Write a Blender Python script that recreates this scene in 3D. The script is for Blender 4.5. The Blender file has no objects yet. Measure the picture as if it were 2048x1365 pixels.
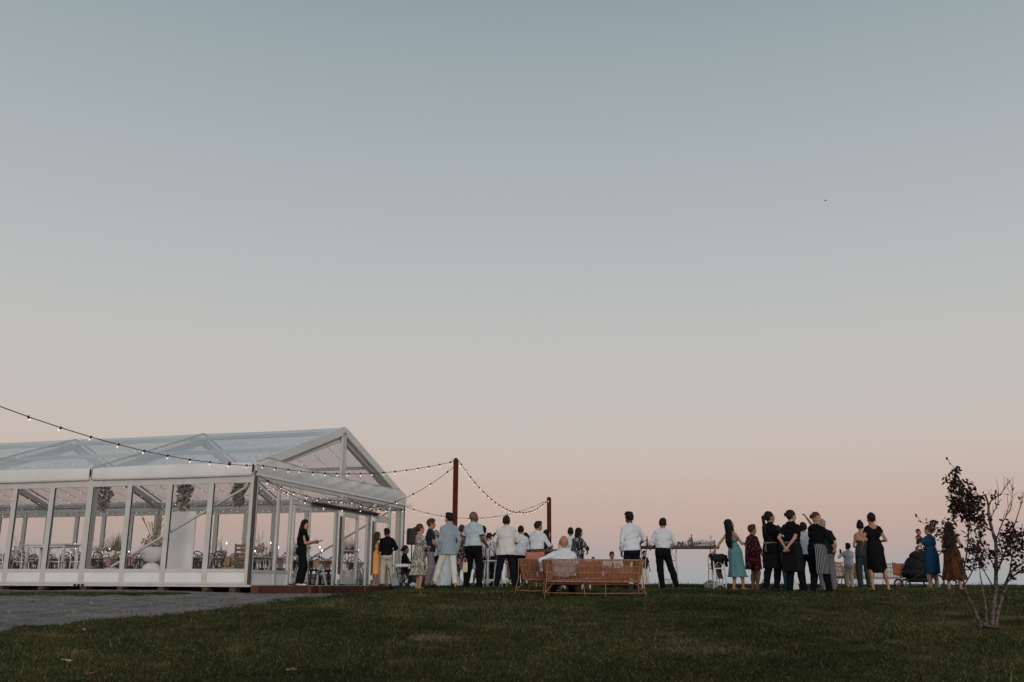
import bpy, math, random
import numpy as np
from mathutils import Vector, Matrix
random.seed(11); RNG = np.random.default_rng(11)
SC = bpy.context.scene; COL = SC.collection
rad = math.radians

# ---------------------------------------------------------------- camera, sky, sun, exposure
EYE = 1.6                                   # lens height above the lawn it stands on (metres)
FPX, PITCH, ROLL = 1919.0, rad(14.32), rad(-0.27)
cam = bpy.data.objects.new('camera', bpy.data.cameras.new('camera')); COL.objects.link(cam)
cam.data.sensor_width = 36.0; cam.data.lens = FPX / 2048 * 36.0
cam.data.clip_start = 0.1; cam.data.clip_end = 20000
cam.matrix_world = (Matrix.Translation((0, 0, EYE)) @ Matrix.Rotation(rad(90) + PITCH, 4, 'X')
                    @ Matrix.Rotation(-ROLL, 4, 'Z'))
SC.camera = cam
SC.cycles.transparent_max_bounces = 48; SC.cycles.max_bounces = 10
SC.view_settings.view_transform = 'Standard'; SC.view_settings.look = 'None'
SC.view_settings.gamma = 1.0; SC.view_settings.exposure = 0.0

def lin(c):
    return tuple(((x / 255) / 12.92 if x / 255 <= 0.04045 else ((x / 255 + 0.055) / 1.055) ** 2.4) for x in c)

world = bpy.data.worlds.new('World'); SC.world = world; world.use_nodes = True
nt = world.node_tree; N = nt.nodes; L = nt.links
bg = N['Background']
tc = N.new('ShaderNodeTexCoord'); sep = N.new('ShaderNodeSeparateXYZ'); L.new(tc.outputs['Generated'], sep.inputs[0])
ramp = N.new('ShaderNodeValToRGB'); ramp.color_ramp.interpolation = 'B_SPLINE'
mr = N.new('ShaderNodeMapRange'); L.new(sep.outputs['Z'], mr.inputs['Value'])
mr.inputs['From Min'].default_value = -0.06; mr.inputs['From Max'].default_value = 1.0
L.new(mr.outputs[0], ramp.inputs['Fac'])
def elev(v):
    return math.sin(PITCH - math.atan((v - 682.5) / FPX))
# dusk opposite the sunset: grey-blue earth shadow, rosy belt above it, then sand to slate blue
stops = [(-0.06, (154, 161, 166)), (elev(1160), (159, 164, 166)), (elev(1125), (169, 163, 163)), (elev(1085), (185, 165, 159)),
         (elev(1040), (194, 169, 158)), (elev(955), (199, 182, 173)), (elev(880), (198, 188, 180)), (elev(800), (196, 191, 187)), (elev(605), (185, 188, 187)),
         (elev(405), (173, 180, 183)), (elev(205), (160, 171, 174)), (elev(5), (146, 160, 166)),
         (0.72, (126, 145, 157)), (1.0, (112, 133, 148))]
cr = ramp.color_ramp
while len(cr.elements) < len(stops): cr.elements.new(0.5)
for e, (p, c) in zip(cr.elements, stops):
    e.position = min(1, (p + 0.06) / 1.06); e.color = (*lin(c), 1)
L.new(ramp.outputs[0], bg.inputs[0]); bg.inputs[1].default_value = 1.0

sd = bpy.data.lights.new('sun', 'SUN'); sun = bpy.data.objects.new('sun', sd); COL.objects.link(sun)
sd.energy = 1.6; sd.angle = rad(30); sd.color = (1.0, 0.92, 0.87)      # afterglow low behind the camera
SUN_EL, SUN_AZ = rad(7), rad(173)                                       # azimuth clockwise from straight ahead
sdir = Vector((math.sin(SUN_AZ) * math.cos(SUN_EL), math.cos(SUN_AZ) * math.cos(SUN_EL), math.sin(SUN_EL)))
sun.rotation_euler = sdir.to_track_quat('Z', 'Y').to_euler()

# ---------------------------------------------------------------- measuring helpers
def ray(u, v):
    a = (u - 1024) / FPX; b = (682.5 - v) / FPX
    c, s = math.cos(ROLL), math.sin(ROLL)
    a, b = a * c + b * s, -a * s + b * c
    cp, sp = math.cos(PITCH), math.sin(PITCH)
    f = cp - b * sp
    return a / f, (sp + b * cp) / f          # x and z per metre of forward distance
def P(u, v, d):
    x, z = ray(u, v); return Vector((x * d, d, EYE + z * d))
_D = np.array([-200, -40, 0, 6, 10, 14, 17, 19.5, 21.6, 25, 30, 36, 41, 50, 80, 200, 1000, 9000.])
_Z = np.array([-9, -3.6, -1.6, -1.22, -.93, -.60, -.385, -.215, -.125, -.075, -.02, .02, -.02, -.7, -5, -26, -120, -420.])
_m = np.gradient(_Z, _D)
def prof(d):
    d = np.asarray(d, float); i = np.clip(np.searchsorted(_D, d) - 1, 0, len(_D) - 2)
    h = _D[i + 1] - _D[i]; t = (d - _D[i]) / h; t2, t3 = t * t, t * t * t
    return (2*t3-3*t2+1)*_Z[i] + (t3-2*t2+t)*h*_m[i] + (-2*t3+3*t2)*_Z[i+1] + (t3-t2)*h*_m[i+1]
def sstep(a, b, x):
    t = np.clip((np.asarray(x, float) - a) / (b - a), 0, 1); return t * t * (3 - 2 * t)
def G(x, y):
    x = np.asarray(x, float); y = np.asarray(y, float)
    z = prof(y)
    near = sstep(60, 40, y) * sstep(-20, -5, y)
    z = z - 0.11 * sstep(-2.2, -4.2, x) * sstep(17, 22, y) * sstep(36, 30, y) * near
    z = z - 0.055 * sstep(-7.2, -5.8, x) * sstep(-2, -3.6, x) * sstep(21, 23.5, y) * sstep(30, 26.5, y)
    z = z + 0.03 * sstep(5, 9, x) * sstep(20, 24, y) * near
    z = z + near * (0.016*np.sin(x*1.3+y*.8+1+np.sin(y*.9)) + 0.014*np.sin(x*.6-y*1.7+np.sin(x*.8)) + 0.007*np.sin(x*3.1+y*3.7) + 0.005*np.sin(x*5.3-y*4.9+2*np.sin(x*1.7)))
    return EYE + z
def gz(x, y): return float(G(x, y))
def ground_at(u, v):
    x, z = ray(u, v); lo, hi = 5.0, 31.0
    for _ in range(50):
        m = (lo + hi) / 2
        if EYE + z * m > gz(x * m, m): lo = m
        else: hi = m
    return x * lo, lo
def project(x, y, z):                         # numpy: world -> photo pixels
    z = z - EYE; cp, sp = math.cos(PITCH), math.sin(PITCH)
    d = y * cp + z * sp; a = x / d; b = (-y * sp + z * cp) / d
    c, s = math.cos(ROLL), math.sin(ROLL)
    return 1024 + FPX * (a * c - b * s), 682.5 - FPX * (a * s + b * c)

# ---------------------------------------------------------------- materials
MATS = {}
def mat(name, col, rough=0.6, var=0.12, scale=6.0, bump=0.0, bscale=30.0, metal=0.0, col2=None, spec=0.3, emit=None, estr=0.0, sheen=0.0, detail=3):
    if name in MATS: return MATS[name]
    m = bpy.data.materials.new(name); m.use_nodes = True; t = m.node_tree; n = t.nodes; l = t.links
    b = n['Principled BSDF']; b.inputs['Roughness'].default_value = rough; b.inputs['Metallic'].default_value = metal
    b.inputs['Specular IOR Level'].default_value = spec
    if sheen: b.inputs['Sheen Weight'].default_value = sheen
    tx = n.new('ShaderNodeTexCoord')
    nz = n.new('ShaderNodeTexNoise'); nz.inputs['Scale'].default_value = scale; nz.inputs['Detail'].default_value = detail
    l.new(tx.outputs['Object'], nz.inputs['Vector'])
    cr = n.new('ShaderNodeValToRGB'); cr.color_ramp.elements[0].position = .32; cr.color_ramp.elements[1].position = .68
    c2 = col2 or tuple(min(1, x * (1 + var)) for x in col); c1 = col if col2 else tuple(x * (1 - var) for x in col)
    cr.color_ramp.elements[0].color = (*c1, 1); cr.color_ramp.elements[1].color = (*c2, 1)
    l.new(nz.outputs['Fac'], cr.inputs[0]); l.new(cr.outputs[0], b.inputs['Base Color'])
    if bump:
        bz = n.new('ShaderNodeTexNoise'); bz.inputs['Scale'].default_value = bscale; bz.inputs['Detail'].default_value = 3
        l.new(tx.outputs['Object'], bz.inputs['Vector'])
        bp = n.new('ShaderNodeBump'); bp.inputs['Strength'].default_value = bump; bp.inputs['Distance'].default_value = .02
        l.new(bz.outputs['Fac'], bp.inputs['Height']); l.new(bp.outputs[0], b.inputs['Normal'])
    if emit:
        b.inputs['Emission Color'].default_value = (*emit, 1); b.inputs['Emission Strength'].default_value = estr
    MATS[name] = m; return m

def clear_mat(name, tint, haze, hazecol, rough=.03, ior=1.45, gain=1.0, ripple=0.0):
    """thin clear sheet: see-through, a fresnel reflection and a little milkiness"""
    m = bpy.data.materials.new(name); m.use_nodes = True; t = m.node_tree; n = t.nodes; l = t.links
    for x in list(n): n.remove(x)
    out = n.new('ShaderNodeOutputMaterial'); tr = n.new('ShaderNodeBsdfTransparent'); tr.inputs[0].default_value = (*tint, 1)
    df = n.new('ShaderNodeBsdfDiffuse'); df.inputs[0].default_value = (*hazecol, 1)
    gl = n.new('ShaderNodeBsdfGlossy'); gl.inputs['Roughness'].default_value = rough
    lw = n.new('ShaderNodeLayerWeight'); lw.inputs[0].default_value = .5          # Schlick reflectance, same from both sides
    pw = n.new('ShaderNodeMath'); pw.operation = 'POWER'; pw.inputs[1].default_value = 5; l.new(lw.outputs['Facing'], pw.inputs[0])
    f0 = ((ior - 1) / (ior + 1)) ** 2
    fr = n.new('ShaderNodeMath'); fr.operation = 'MULTIPLY_ADD'; fr.inputs[1].default_value = 1 - f0; fr.inputs[2].default_value = f0; l.new(pw.outputs[0], fr.inputs[0])
    m1 = n.new('ShaderNodeMixShader'); m1.inputs[0].default_value = haze
    l.new(tr.outputs[0], m1.inputs[1]); l.new(df.outputs[0], m1.inputs[2])
    mu = n.new('ShaderNodeMath'); mu.operation = 'MULTIPLY'; mu.inputs[1].default_value = gain; mu.use_clamp = True
    l.new(fr.outputs[0], mu.inputs[0])
    m2 = n.new('ShaderNodeMixShader'); l.new(mu.outputs[0], m2.inputs[0]); l.new(m1.outputs[0], m2.inputs[1]); l.new(gl.outputs[0], m2.inputs[2])
    if ripple:
        tx = n.new('ShaderNodeTexCoord'); nz = n.new('ShaderNodeTexNoise'); nz.inputs['Scale'].default_value = 1.3; nz.inputs['Detail'].default_value = 2
        l.new(tx.outputs['Object'], nz.inputs['Vector']); bp = n.new('ShaderNodeBump'); bp.inputs['Strength'].default_value = ripple; bp.inputs['Distance'].default_value = .1
        l.new(nz.outputs['Fac'], bp.inputs['Height']); l.new(bp.outputs[0], gl.inputs['Normal']); l.new(bp.outputs[0], df.inputs['Normal'])
    l.new(m2.outputs[0], out.inputs[0]); MATS[name] = m; return m

# ---------------------------------------------------------------- mesh helpers
class MB:
    def __init__(s): s.v = []; s.f = []; s.m = []; s.cur = 0; s.sm = []
    def add(s, vs, fs, smooth=False):
        o = len(s.v); s.v += [tuple(x) for x in vs]
        for f in fs: s.f.append(tuple(i + o for i in f)); s.m.append(s.cur); s.sm.append(smooth)
    def box(s, x0, x1, y0, y1, z0, z1, bev=0.0):
        if bev <= 0:
            v = [(x, y, z) for z in (z0, z1) for y in (y0, y1) for x in (x0, x1)]
            s.add(v, [(0,2,3,1),(4,5,7,6),(0,1,5,4),(2,6,7,3),(0,4,6,2),(1,3,7,5)])
        else:
            v = []
            for z, i in ((z0, bev), (z0 + bev, 0), (z1 - bev, 0), (z1, bev)):
                v += [(x0+i+ (0 if i else bev), y0+i, z), (x1-i-(0 if i else bev), y0+i, z), (x1-i, y0+i+(0 if i else bev), z), (x1-i, y1-i-(0 if i else bev), z),
                      (x1-i-(0 if i else bev), y1-i, z), (x0+i+(0 if i else bev), y1-i, z), (x0+i, y1-i-(0 if i else bev), z), (x0+i, y0+i+(0 if i else bev), z)]
            f = [tuple(range(7, -1, -1)), tuple(range(24, 32))]
            for r in range(3):
                for k in range(8): f.append((r*8+k, r*8+(k+1) % 8, (r+1)*8+(k+1) % 8, (r+1)*8+k))
            s.add(v, f)
    def beam(s, a, b, w, h, up=(0, 0, 1)):
        a, b = Vector(a), Vector(b); d = (b - a).normalized(); up = Vector(up)
        r = d.cross(up).normalized() * (w / 2); t = r.cross(d).normalized() * (h / 2)
        v = [p + i * r + j * t for p in (a, b) for i, j in ((-1, -1), (1, -1), (1, 1), (-1, 1))]
        s.add(v, [(0,1,2,3)[::-1], (4,5,6,7), (0,1,5,4), (1,2,6,5), (2,3,7,6), (3,0,4,7)])
    def tube(s, pts, r, n=6, caps=True, closed=False):
        pts = [Vector(p) for p in pts]; k = len(pts)
        rr = r if isinstance(r, (list, tuple)) else [r] * k
        vs = []; ref = None
        for i, p in enumerate(pts):
            if closed: t = pts[(i + 1) % k] - pts[i - 1]
            else: t = pts[min(i + 1, k - 1)] - pts[max(i - 1, 0)]
            t = t.normalized() if t.length > 1e-9 else Vector((0, 0, 1))
            if ref is None: ref = t.orthogonal().normalized()
            ref = (ref - t * ref.dot(t)); ref = ref.normalized() if ref.length > 1e-6 else t.orthogonal().normalized()
            b = t.cross(ref)
            for j in range(n):
                a = 2 * math.pi * j / n; vs.append(p + rr[i] * (math.cos(a) * ref + math.sin(a) * b))
        fs = []
        for i in range(k if closed else k - 1):
            for j in range(n):
                i2 = (i + 1) % k; fs.append((i*n+j, i*n+(j+1) % n, i2*n+(j+1) % n, i2*n+j))
        if caps and not closed: fs += [tuple(range(n))[::-1], tuple(range((k-1)*n, k*n))]
        s.add(vs, fs, True)
    def lathe(s, prof, n=14, c=(0, 0, 0)):
        vs = [(c[0] + r * math.cos(2*math.pi*j/n), c[1] + r * math.sin(2*math.pi*j/n), c[2] + z) for r, z in prof for j in range(n)]
        fs = [(i*n+j, i*n+(j+1) % n, (i+1)*n+(j+1) % n, (i+1)*n+j) for i in range(len(prof)-1) for j in range(n)]
        fs += [tuple(range(n))[::-1], tuple(range((len(prof)-1)*n, len(prof)*n))]
        s.add(vs, fs, True)
    def ball(s, c, r, n=8, m=6):
        r = r if isinstance(r, (list, tuple)) else (r, r, r)
        vs = [(c[0], c[1], c[2] - r[2])]
        for i in range(1, m):
            p = math.pi * i / m
            vs += [(c[0] + r[0]*math.sin(p)*math.cos(2*math.pi*j/n), c[1] + r[1]*math.sin(p)*math.sin(2*math.pi*j/n), c[2] - r[2]*math.cos(p)) for j in range(n)]
        vs.append((c[0], c[1], c[2] + r[2]))
        fs = [(0, 1+(j+1) % n, 1+j) for j in range(n)]
        for i in range(m-2):
            for j in range(n): fs.append((1+i*n+j, 1+i*n+(j+1) % n, 1+(i+1)*n+(j+1) % n, 1+(i+1)*n+j))
        e = len(vs)-1; fs += [(1+(m-2)*n+j, 1+(m-2)*n+(j+1) % n, e) for j in range(n)]
        s.add(vs, fs, True)
    def mesh(s, name, mats):
        me = bpy.data.meshes.new(name); me.from_pydata(s.v, [], s.f)
        mats = mats if isinstance(mats, (list, tuple)) else [mats]
        for m in mats: me.materials.append(m)
        me.polygons.foreach_set('material_index', s.m); me.polygons.foreach_set('use_smooth', s.sm); me.update(); return me
    def build(s, name, mats, parent=None, loc=(0, 0, 0), rot=(0, 0, 0)):
        return link(name, s.mesh(name, mats), parent, loc, rot)

def link(name, data, parent=None, loc=(0, 0, 0), rot=(0, 0, 0)):
    o = bpy.data.objects.new(name, data); COL.objects.link(o)
    o.location = loc; o.rotation_euler = rot
    if parent: o.parent = parent
    return o
def tag(o, label, cat, group=None):
    o['label'] = label; o['category'] = cat
    if group: o['group'] = group
    return o
def thing(name, label, cat, loc=(0, 0, 0), rz=0.0, group=None):
    o = link(name, None, None, loc, (0, 0, rz)); o.empty_display_size = .2
    return tag(o, label, cat, group)
def struct(o): o['kind'] = 'structure'; return o
def stuff(o): o['kind'] = 'stuff'; return o
def copy_tree(o, parent=None):
    c = o.copy(); COL.objects.link(c); c.parent = parent
    for ch in o.children: copy_tree(ch, c)
    return c
def place(src, used, loc, rz, label, group=None):
    """first use moves the thing itself, later uses copy it with its parts"""
    o = src if src.name not in used else copy_tree(src)
    used.add(src.name); o.location = loc; o.rotation_euler = (0, 0, rz); o['label'] = label
    if group: o['group'] = group
    return o
USED = set()
def fast_mesh(name, verts, faces_flat, nper, mats, smooth=False):
    me = bpy.data.meshes.new(name); nf = len(faces_flat) // nper
    me.vertices.add(len(verts)); me.vertices.foreach_set('co', np.asarray(verts, np.float32).ravel())
    me.loops.add(nf * nper); me.loops.foreach_set('vertex_index', np.asarray(faces_flat, np.int32))
    me.polygons.add(nf); me.polygons.foreach_set('loop_start', np.arange(0, nf * nper, nper, dtype=np.int32))
    if smooth: me.polygons.foreach_set('use_smooth', np.ones(nf, bool))
    for m in (mats if isinstance(mats, (list, tuple)) else [mats]): me.materials.append(m)
    me.update(calc_edges=True); return me
# ---------------------------------------------------------------- ground, gravel drive, lawn
def grass_mat(name, green, olive, straw, blade=True):
    m = bpy.data.materials.new(name); m.use_nodes = True; t = m.node_tree; n = t.nodes; l = t.links
    p = n['Principled BSDF']; p.inputs['Roughness'].default_value = .8; p.inputs['Specular IOR Level'].default_value = .05 if blade else 0.0
    g = n.new('ShaderNodeNewGeometry'); mp = n.new('ShaderNodeMapping'); mp.inputs['Scale'].default_value = (1, 1, .1); l.new(g.outputs['Position'], mp.inputs[0])
    def noise(s, d):
        z = n.new('ShaderNodeTexNoise'); z.inputs['Scale'].default_value = s; z.inputs['Detail'].default_value = d; l.new(mp.outputs[0], z.inputs['Vector']); return z.outputs['Fac']
    def ramp(fac, a, b, c0, c1):
        r = n.new('ShaderNodeValToRGB'); e = r.color_ramp.elements; e[0].position, e[1].position = a, b; e[0].color, e[1].color = (*c0, 1), (*c1, 1); l.new(fac, r.inputs[0]); return r.outputs[0]
    def mix(f, a, b, mode='MIX'):
        x = n.new('ShaderNodeMix'); x.data_type = 'RGBA'; x.blend_type = mode
        if isinstance(f, float): x.inputs[0].default_value = f
        else: l.new(f, x.inputs[0])
        for k, v in ((6, a), (7, b)):
            if isinstance(v, tuple): x.inputs[k].default_value = (*v, 1)
            else: l.new(v, x.inputs[k])
        return x.outputs[2]
    base = mix(ramp(noise(2.2, 5), .38, .62, (0, 0, 0), (1, 1, 1)), green, olive)
    base = mix(ramp(noise(1.1, 9), .60, .74, (0, 0, 0), (.55, .55, .55)), base, straw)
    if blade:
        rnd = g.outputs['Random Per Island']
        base = mix(ramp(rnd, .83, .90, (0, 0, 0), (.8, .8, .8)), base, straw)
        mm = n.new('ShaderNodeMath'); mm.operation = 'MULTIPLY'; mm.inputs[1].default_value = 17.31; l.new(rnd, mm.inputs[0]); fr = n.new('ShaderNodeMath'); fr.operation = 'FRACT'; l.new(mm.outputs[0], fr.inputs[0])
        base = mix(1.0, base, ramp(fr.outputs[0], 0, 1, (.35, .35, .35), (1.0, 1.0, 1.0)), 'MULTIPLY')
        hi = n.new('ShaderNodeVectorMath'); hi.operation = 'SCALE'; hi.inputs['Scale'].default_value = 2.0; l.new(base, hi.inputs[0]); base = hi.outputs[0]
    base = mix(1.0, base, ramp(noise(.22, 4), .36, .64, (.42, .46, .44), (1.0, .97, .92)), 'MULTIPLY')          # lusher and thinner stretches of turf
    h2 = n.new('ShaderNodeVectorMath'); h2.operation = 'SCALE'; h2.inputs['Scale'].default_value = 1.06; l.new(base, h2.inputs[0]); base = h2.outputs[0]
    l.new(base, p.inputs['Base Color']); MATS[name] = m; return m
M_TURF = grass_mat('turf', (.026, .032, .015), (.042, .041, .020), (.060, .050, .027), False)
M_BLADE = grass_mat('grass_blades', (.030, .042, .017), (.056, .056, .026), (.17, .135, .072))
M_GRAVEL = mat('gravel', (.135, .118, .108), .95, col2=(.27, .24, .222), scale=2.2, bump=1.0, bscale=60, detail=13, spec=.1)
M_STONE = mat('gravel_stone', (.13, .116, .108), .9, col2=(.31, .28, .26), scale=5, spec=.1)

def axis(a): return np.unique(np.concatenate(a))
ys = axis([np.linspace(-200, -10, 16), np.linspace(-10, 4, 15), np.linspace(4, 48, 177), np.linspace(48, 120, 25), np.geomspace(120, 9000, 25)])
xs = axis([-np.geomspace(60, 9000, 22), np.linspace(-60, -24, 19), np.linspace(-24, 24, 161), np.linspace(24, 60, 19), np.geomspace(60, 9000, 22)])
gx, gy = np.meshgrid(xs, ys); zz = G(gx, gy)
nx, ny = len(xs), len(ys)
idx = np.arange(nx * ny).reshape(ny, nx)
ff = np.stack([idx[:-1, :-1], idx[:-1, 1:], idx[1:, 1:], idx[1:, :-1]], -1).reshape(-1)
ground = struct(link('ground', fast_mesh('ground', np.stack([gx, gy, zz], -1).reshape(-1, 3), ff, 4, M_TURF, True)))

# marquee frame of reference (10 m gable, 5 m bays)
TH = .284; C0 = Vector((-6.65, 24.9, EYE))
GV = Vector((math.sin(TH), math.cos(TH), 0)); SV = Vector((-math.cos(TH), math.sin(TH), 0))
def mq(X, Y, Z=0.0): return C0 + GV * X + SV * Y + Vector((0, 0, Z))
MROT = math.pi / 2 - TH

# gravel drive: lower lawn edge traced on the ground, upper edge runs under the marquee and deck
low_px = [(-260, 1310), (-90, 1284), (0, 1268), (30, 1257), (100, 1253), (200, 1243), (330, 1232), (430, 1222), (500, 1212), (560, 1204), (640, 1196), (700, 1189)]
lowu = np.array([p[0] for p in low_px], float); lowv = np.array([p[1] for p in low_px], float)
us = np.linspace(-250, 700, 140); vv = []; NR = 26
for i, u in enumerate(us):
    v = float(np.interp(u, lowu, lowv)) + 1.6 * math.sin(u * .11) + 1.2 * math.sin(u * .31 + 1) + RNG.normal(0, .7)
    x0, y0 = ground_at(u, v)
    t = (u + 250) / 950
    e = mq(2.0, 14 - 14 * t) if u < 480 else mq(2.0 + (u - 480) / 220 * 2.0, 0 - (u - 480) / 220 * 1.0)
    tp_ = float(sstep(700, 600, u)); e = Vector((x0 + (e.x - x0) * tp_, y0 + (e.y - y0) * tp_, 0))
    for k in range(NR):
        s = (k / (NR - 1)) ** 1.3; x = x0 + (e.x - x0) * s; y = y0 + (e.y - y0) * s
        vv.append((x, y, gz(x, y) + (.012 if k else -.01) + .006 * math.sin(x * 7 + y * 5)))
vv = np.array(vv); idx = np.arange(len(us) * NR).reshape(len(us), NR)
ff = np.stack([idx[:-1, :-1], idx[1:, :-1], idx[1:, 1:], idx[:-1, 1:]], -1).reshape(-1)
gravel = struct(link('gravel_drive', fast_mesh('gravel_drive', vv, ff, 4, M_GRAVEL, True)))

def in_gravel(x, y):
    u, v = project(x, y, G(x, y))
    g = (u < 700) & (v < np.interp(u, lowu, lowv) + 1.5 * np.sin(u * .11)) & (x < -2.5)
    strip = (u < 380 - 6 * np.abs(v - 1189.5)) & (np.abs(v - 1189.5 - 1.2 * np.sin(u * .05)) < 3.6)     # turf strip left in the drive
    edge = (np.interp(u, lowu, lowv) - v) < 5 * np.abs(np.sin(x * 12.9898 + y * 78.233)) ** 3        # grass creeping over the edge
    return g & ~strip & ~edge

# loose stones on the drive
K = 16000; x = RNG.uniform(-16, -2.5, K * 3); y = RNG.uniform(12, 25, K * 3)
k = in_gravel(x, y); x, y = x[k][:K], y[k][:K]; K = len(x); z = G(x, y) + .014
r = RNG.uniform(.006, .022, K) * (1 + .5 * (RNG.random(K) > .93)); base = np.array([(1,0,0),(-1,0,0),(0,1,0),(0,-1,0),(0,0,.7),(0,0,-.7)])
a = RNG.uniform(0, 6.28, K); ca, sa = np.cos(a), np.sin(a)
bv = base[None] * r[:, None, None] * RNG.uniform(.6, 1.2, (K, 6, 1))
vx = bv[..., 0] * ca[:, None] - bv[..., 1] * sa[:, None] + x[:, None]; vy = bv[..., 0] * sa[:, None] + bv[..., 1] * ca[:, None] + y[:, None]; vz = bv[..., 2] + z[:, None]
tri = np.array([(0,2,4),(2,1,4),(1,3,4),(3,0,4),(2,0,5),(1,2,5),(3,1,5),(0,3,5)])
ff = (tri[None] + 6 * np.arange(K)[:, None, None]).reshape(-1)
st = stuff(link('loose_stones', fast_mesh('loose_stones', np.stack([vx, vy, vz], -1).reshape(-1, 3), ff, 3, M_STONE)))
tag(st, 'loose grey stones strewn over the gravel drive', 'gravel')

# lawn: single blades, denser towards the lens
def blades(n, d0, d1, pw):
    d = (RNG.random(n) * (d1 ** pw - d0 ** pw) + d0 ** pw) ** (1 / pw)
    x = RNG.uniform(-.72, .80, n) * d + RNG.uniform(-1, 1.5, n); y = d
    k = ~in_gravel(x, y); x, y = x[k], y[k]
    loc = np.stack([x - C0.x, y - C0.y], -1); X = loc @ np.array(GV[:2]); Y = loc @ np.array(SV[:2])
    k = ~((X > -.3) & (X < 10.3) & (Y > -2.1) & (Y < 20.3)); return x[k], y[k]
xa, ya = blades(720000, 8.0, 20, .6); xb, yb = blades(420000, 18, 44, .8)
x, y = np.concatenate([xa, xb]), np.concatenate([ya, yb]); n = len(x)
tuft = .5 + .5 * np.sin(x * 2.3 + 1.3 * np.sin(y * 1.9)) * np.sin(y * 2.9 + 1.7 * np.sin(x * 1.1))
fine = .5 + .5 * np.sin(x * 11 + 3 * np.sin(y * 7)) * np.sin(y * 13 + 2 * np.sin(x * 9))
clump = np.clip(.5 + .5 * np.sin(x * 5.1 + 2.3 * np.sin(y * 3.7 + .7)) * np.sin(y * 6.3 + 2.1 * np.sin(x * 4.3)), 0, 1)
hgt = RNG.uniform(.014, .040, n) * (.45 + .5 * tuft + .35 * fine + .7 * clump ** 2) * (1 + 1.5 * (RNG.random(n) > .985)) * (1 + .7 * sstep(26, 31, y)); w = .0042 * (.6 + y / 14) * RNG.uniform(.6, 1.5, n)
a = RNG.uniform(0, 6.28, n); ln = RNG.uniform(.2, 1.3, n) * hgt; la = RNG.uniform(0, 6.28, n)
z = G(x, y) - .003; ca, sa = np.cos(a) * w, np.sin(a) * w
V = np.stack([np.stack([x - ca, y - sa, z], -1), np.stack([x + ca, y + sa, z], -1),
              np.stack([x + np.cos(la) * ln, y + np.sin(la) * ln, z + hgt], -1)], 1).reshape(-1, 3)
gr = stuff(link('grass', fast_mesh('grass', V, np.arange(3 * n), 3, M_BLADE)))
tag(gr, 'short dark green lawn grass with dry straw coloured patches', 'grass')

# worn straw patches
M_STRAW = mat('straw_blades', (.13, .10, .06), .85, .3, 9, col2=(.24, .19, .12), spec=.05)
def straw(u, v, ru, rv, n, lab, m=None, flat=False):
    uu = u + (RNG.uniform(-ru, ru, n) if flat else RNG.normal(0, ru * .5, n)); vv_ = np.maximum(v + (RNG.uniform(-rv, rv, n) * np.clip(1.25 - np.abs(uu - u + ru * .3) / ru * .9, .1, 1) if flat else RNG.normal(0, rv * .5, n)), 1178)
    rr = np.array([ray(a_, b_) for a_, b_ in zip(uu, vv_)]); lo = np.full(n, 5.0); hi = np.full(n, 31.0)
    for _ in range(30):
        mid = (lo + hi) / 2; up = EYE + rr[:, 1] * mid > G(rr[:, 0] * mid, mid); lo = np.where(up, mid, lo); hi = np.where(up, hi, mid)
    x, y = rr[:, 0] * lo, lo; z = G(x, y); a_ = RNG.uniform(0, 6.28, n); hh = RNG.uniform(.02, .05, n); ln = RNG.uniform(.5, 1.6, n) * hh; la = RNG.uniform(0, 6.28, n); w_ = .005 * RNG.uniform(.6, 1.3, n)
    V_ = np.stack([np.stack([x - np.cos(a_) * w_, y - np.sin(a_) * w_, z], -1), np.stack([x + np.cos(a_) * w_, y + np.sin(a_) * w_, z], -1), np.stack([x + np.cos(la) * ln, y + np.sin(la) * ln, z + hh], -1)], 1).reshape(-1, 3)
    tag(stuff(link('dry_grass', fast_mesh('dry_grass', V_, np.arange(3 * n), 3, m or M_STRAW))), lab, 'grass')
straw(1915, 1250, 40, 5, 1500, 'pale worn straw patch on the lawn left of the young tree')
straw(1900, 1229, 45, 3, 900, 'thin straw streak on the lawn behind the young tree')
straw(2030, 1238, 40, 3, 700, 'thin straw streak on the lawn right of the young tree')
straw(165, 1189.5, 215, 4.2, 16000, 'strip of rough grass between the gravel and the marquee side', M_BLADE, True)
straw(870, 1278, 60, 8, 1100, 'faint dry patch on the lawn in front of the blazer man')
straw(1410, 1300, 90, 12, 1200, 'faint dry patch low on the lawn right of the middle')
# a few fallen leaves and paper scraps on the lawn
lm = mat('dry_leaf', (.30, .22, .12), .8, .3, 20)
def scrap(u, v, r, lab, m, k):
    gx_, gy_ = ground_at(u, v); b = MB(); pts = []
    for j in range(7):
        a_ = j / 7 * 6.283; rr = r * (1 + .35 * math.sin(3 * a_ + k)); pts.append((rr * math.cos(a_) * 1.5, rr * math.sin(a_) * .8, .012 * math.sin(2 * a_ + k)))
    b.add(pts + [(p[0], p[1], p[2] + .004) for p in pts] , [tuple(range(7))[::-1], tuple(range(7, 14))] + [(j, (j+1) % 7, 7 + (j+1) % 7, 7 + j) for j in range(7)])
    tag(b.build('fallen_leaf', m, None, (gx_, gy_, gz(gx_, gy_) + .03), (.2, .15, k)), lab, 'leaf')
scrap(134, 1327, .045, 'pale fallen leaf on the lawn at the lower left', mat('pale_leaf', (.5, .45, .38), .8, .2, 20), 1)
scrap(168, 1264, .03, 'small pale leaf at the edge of the gravel drive', MATS['pale_leaf'], 2)
scrap(581, 1345, .035, 'small straw coloured leaf lying near the lower middle of the lawn', lm, 3)
scrap(188, 1352, .035, 'rusty brown leaf near the bottom left corner of the lawn', mat('rust_leaf', (.25, .08, .03), .8, .2, 20), 4)
scrap(1712, 1173, .05, 'crumpled white paper on the grass beside the boy with the phone', mat('white_paper', (.75, .75, .73), .8, .05, 20), 5)
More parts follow.
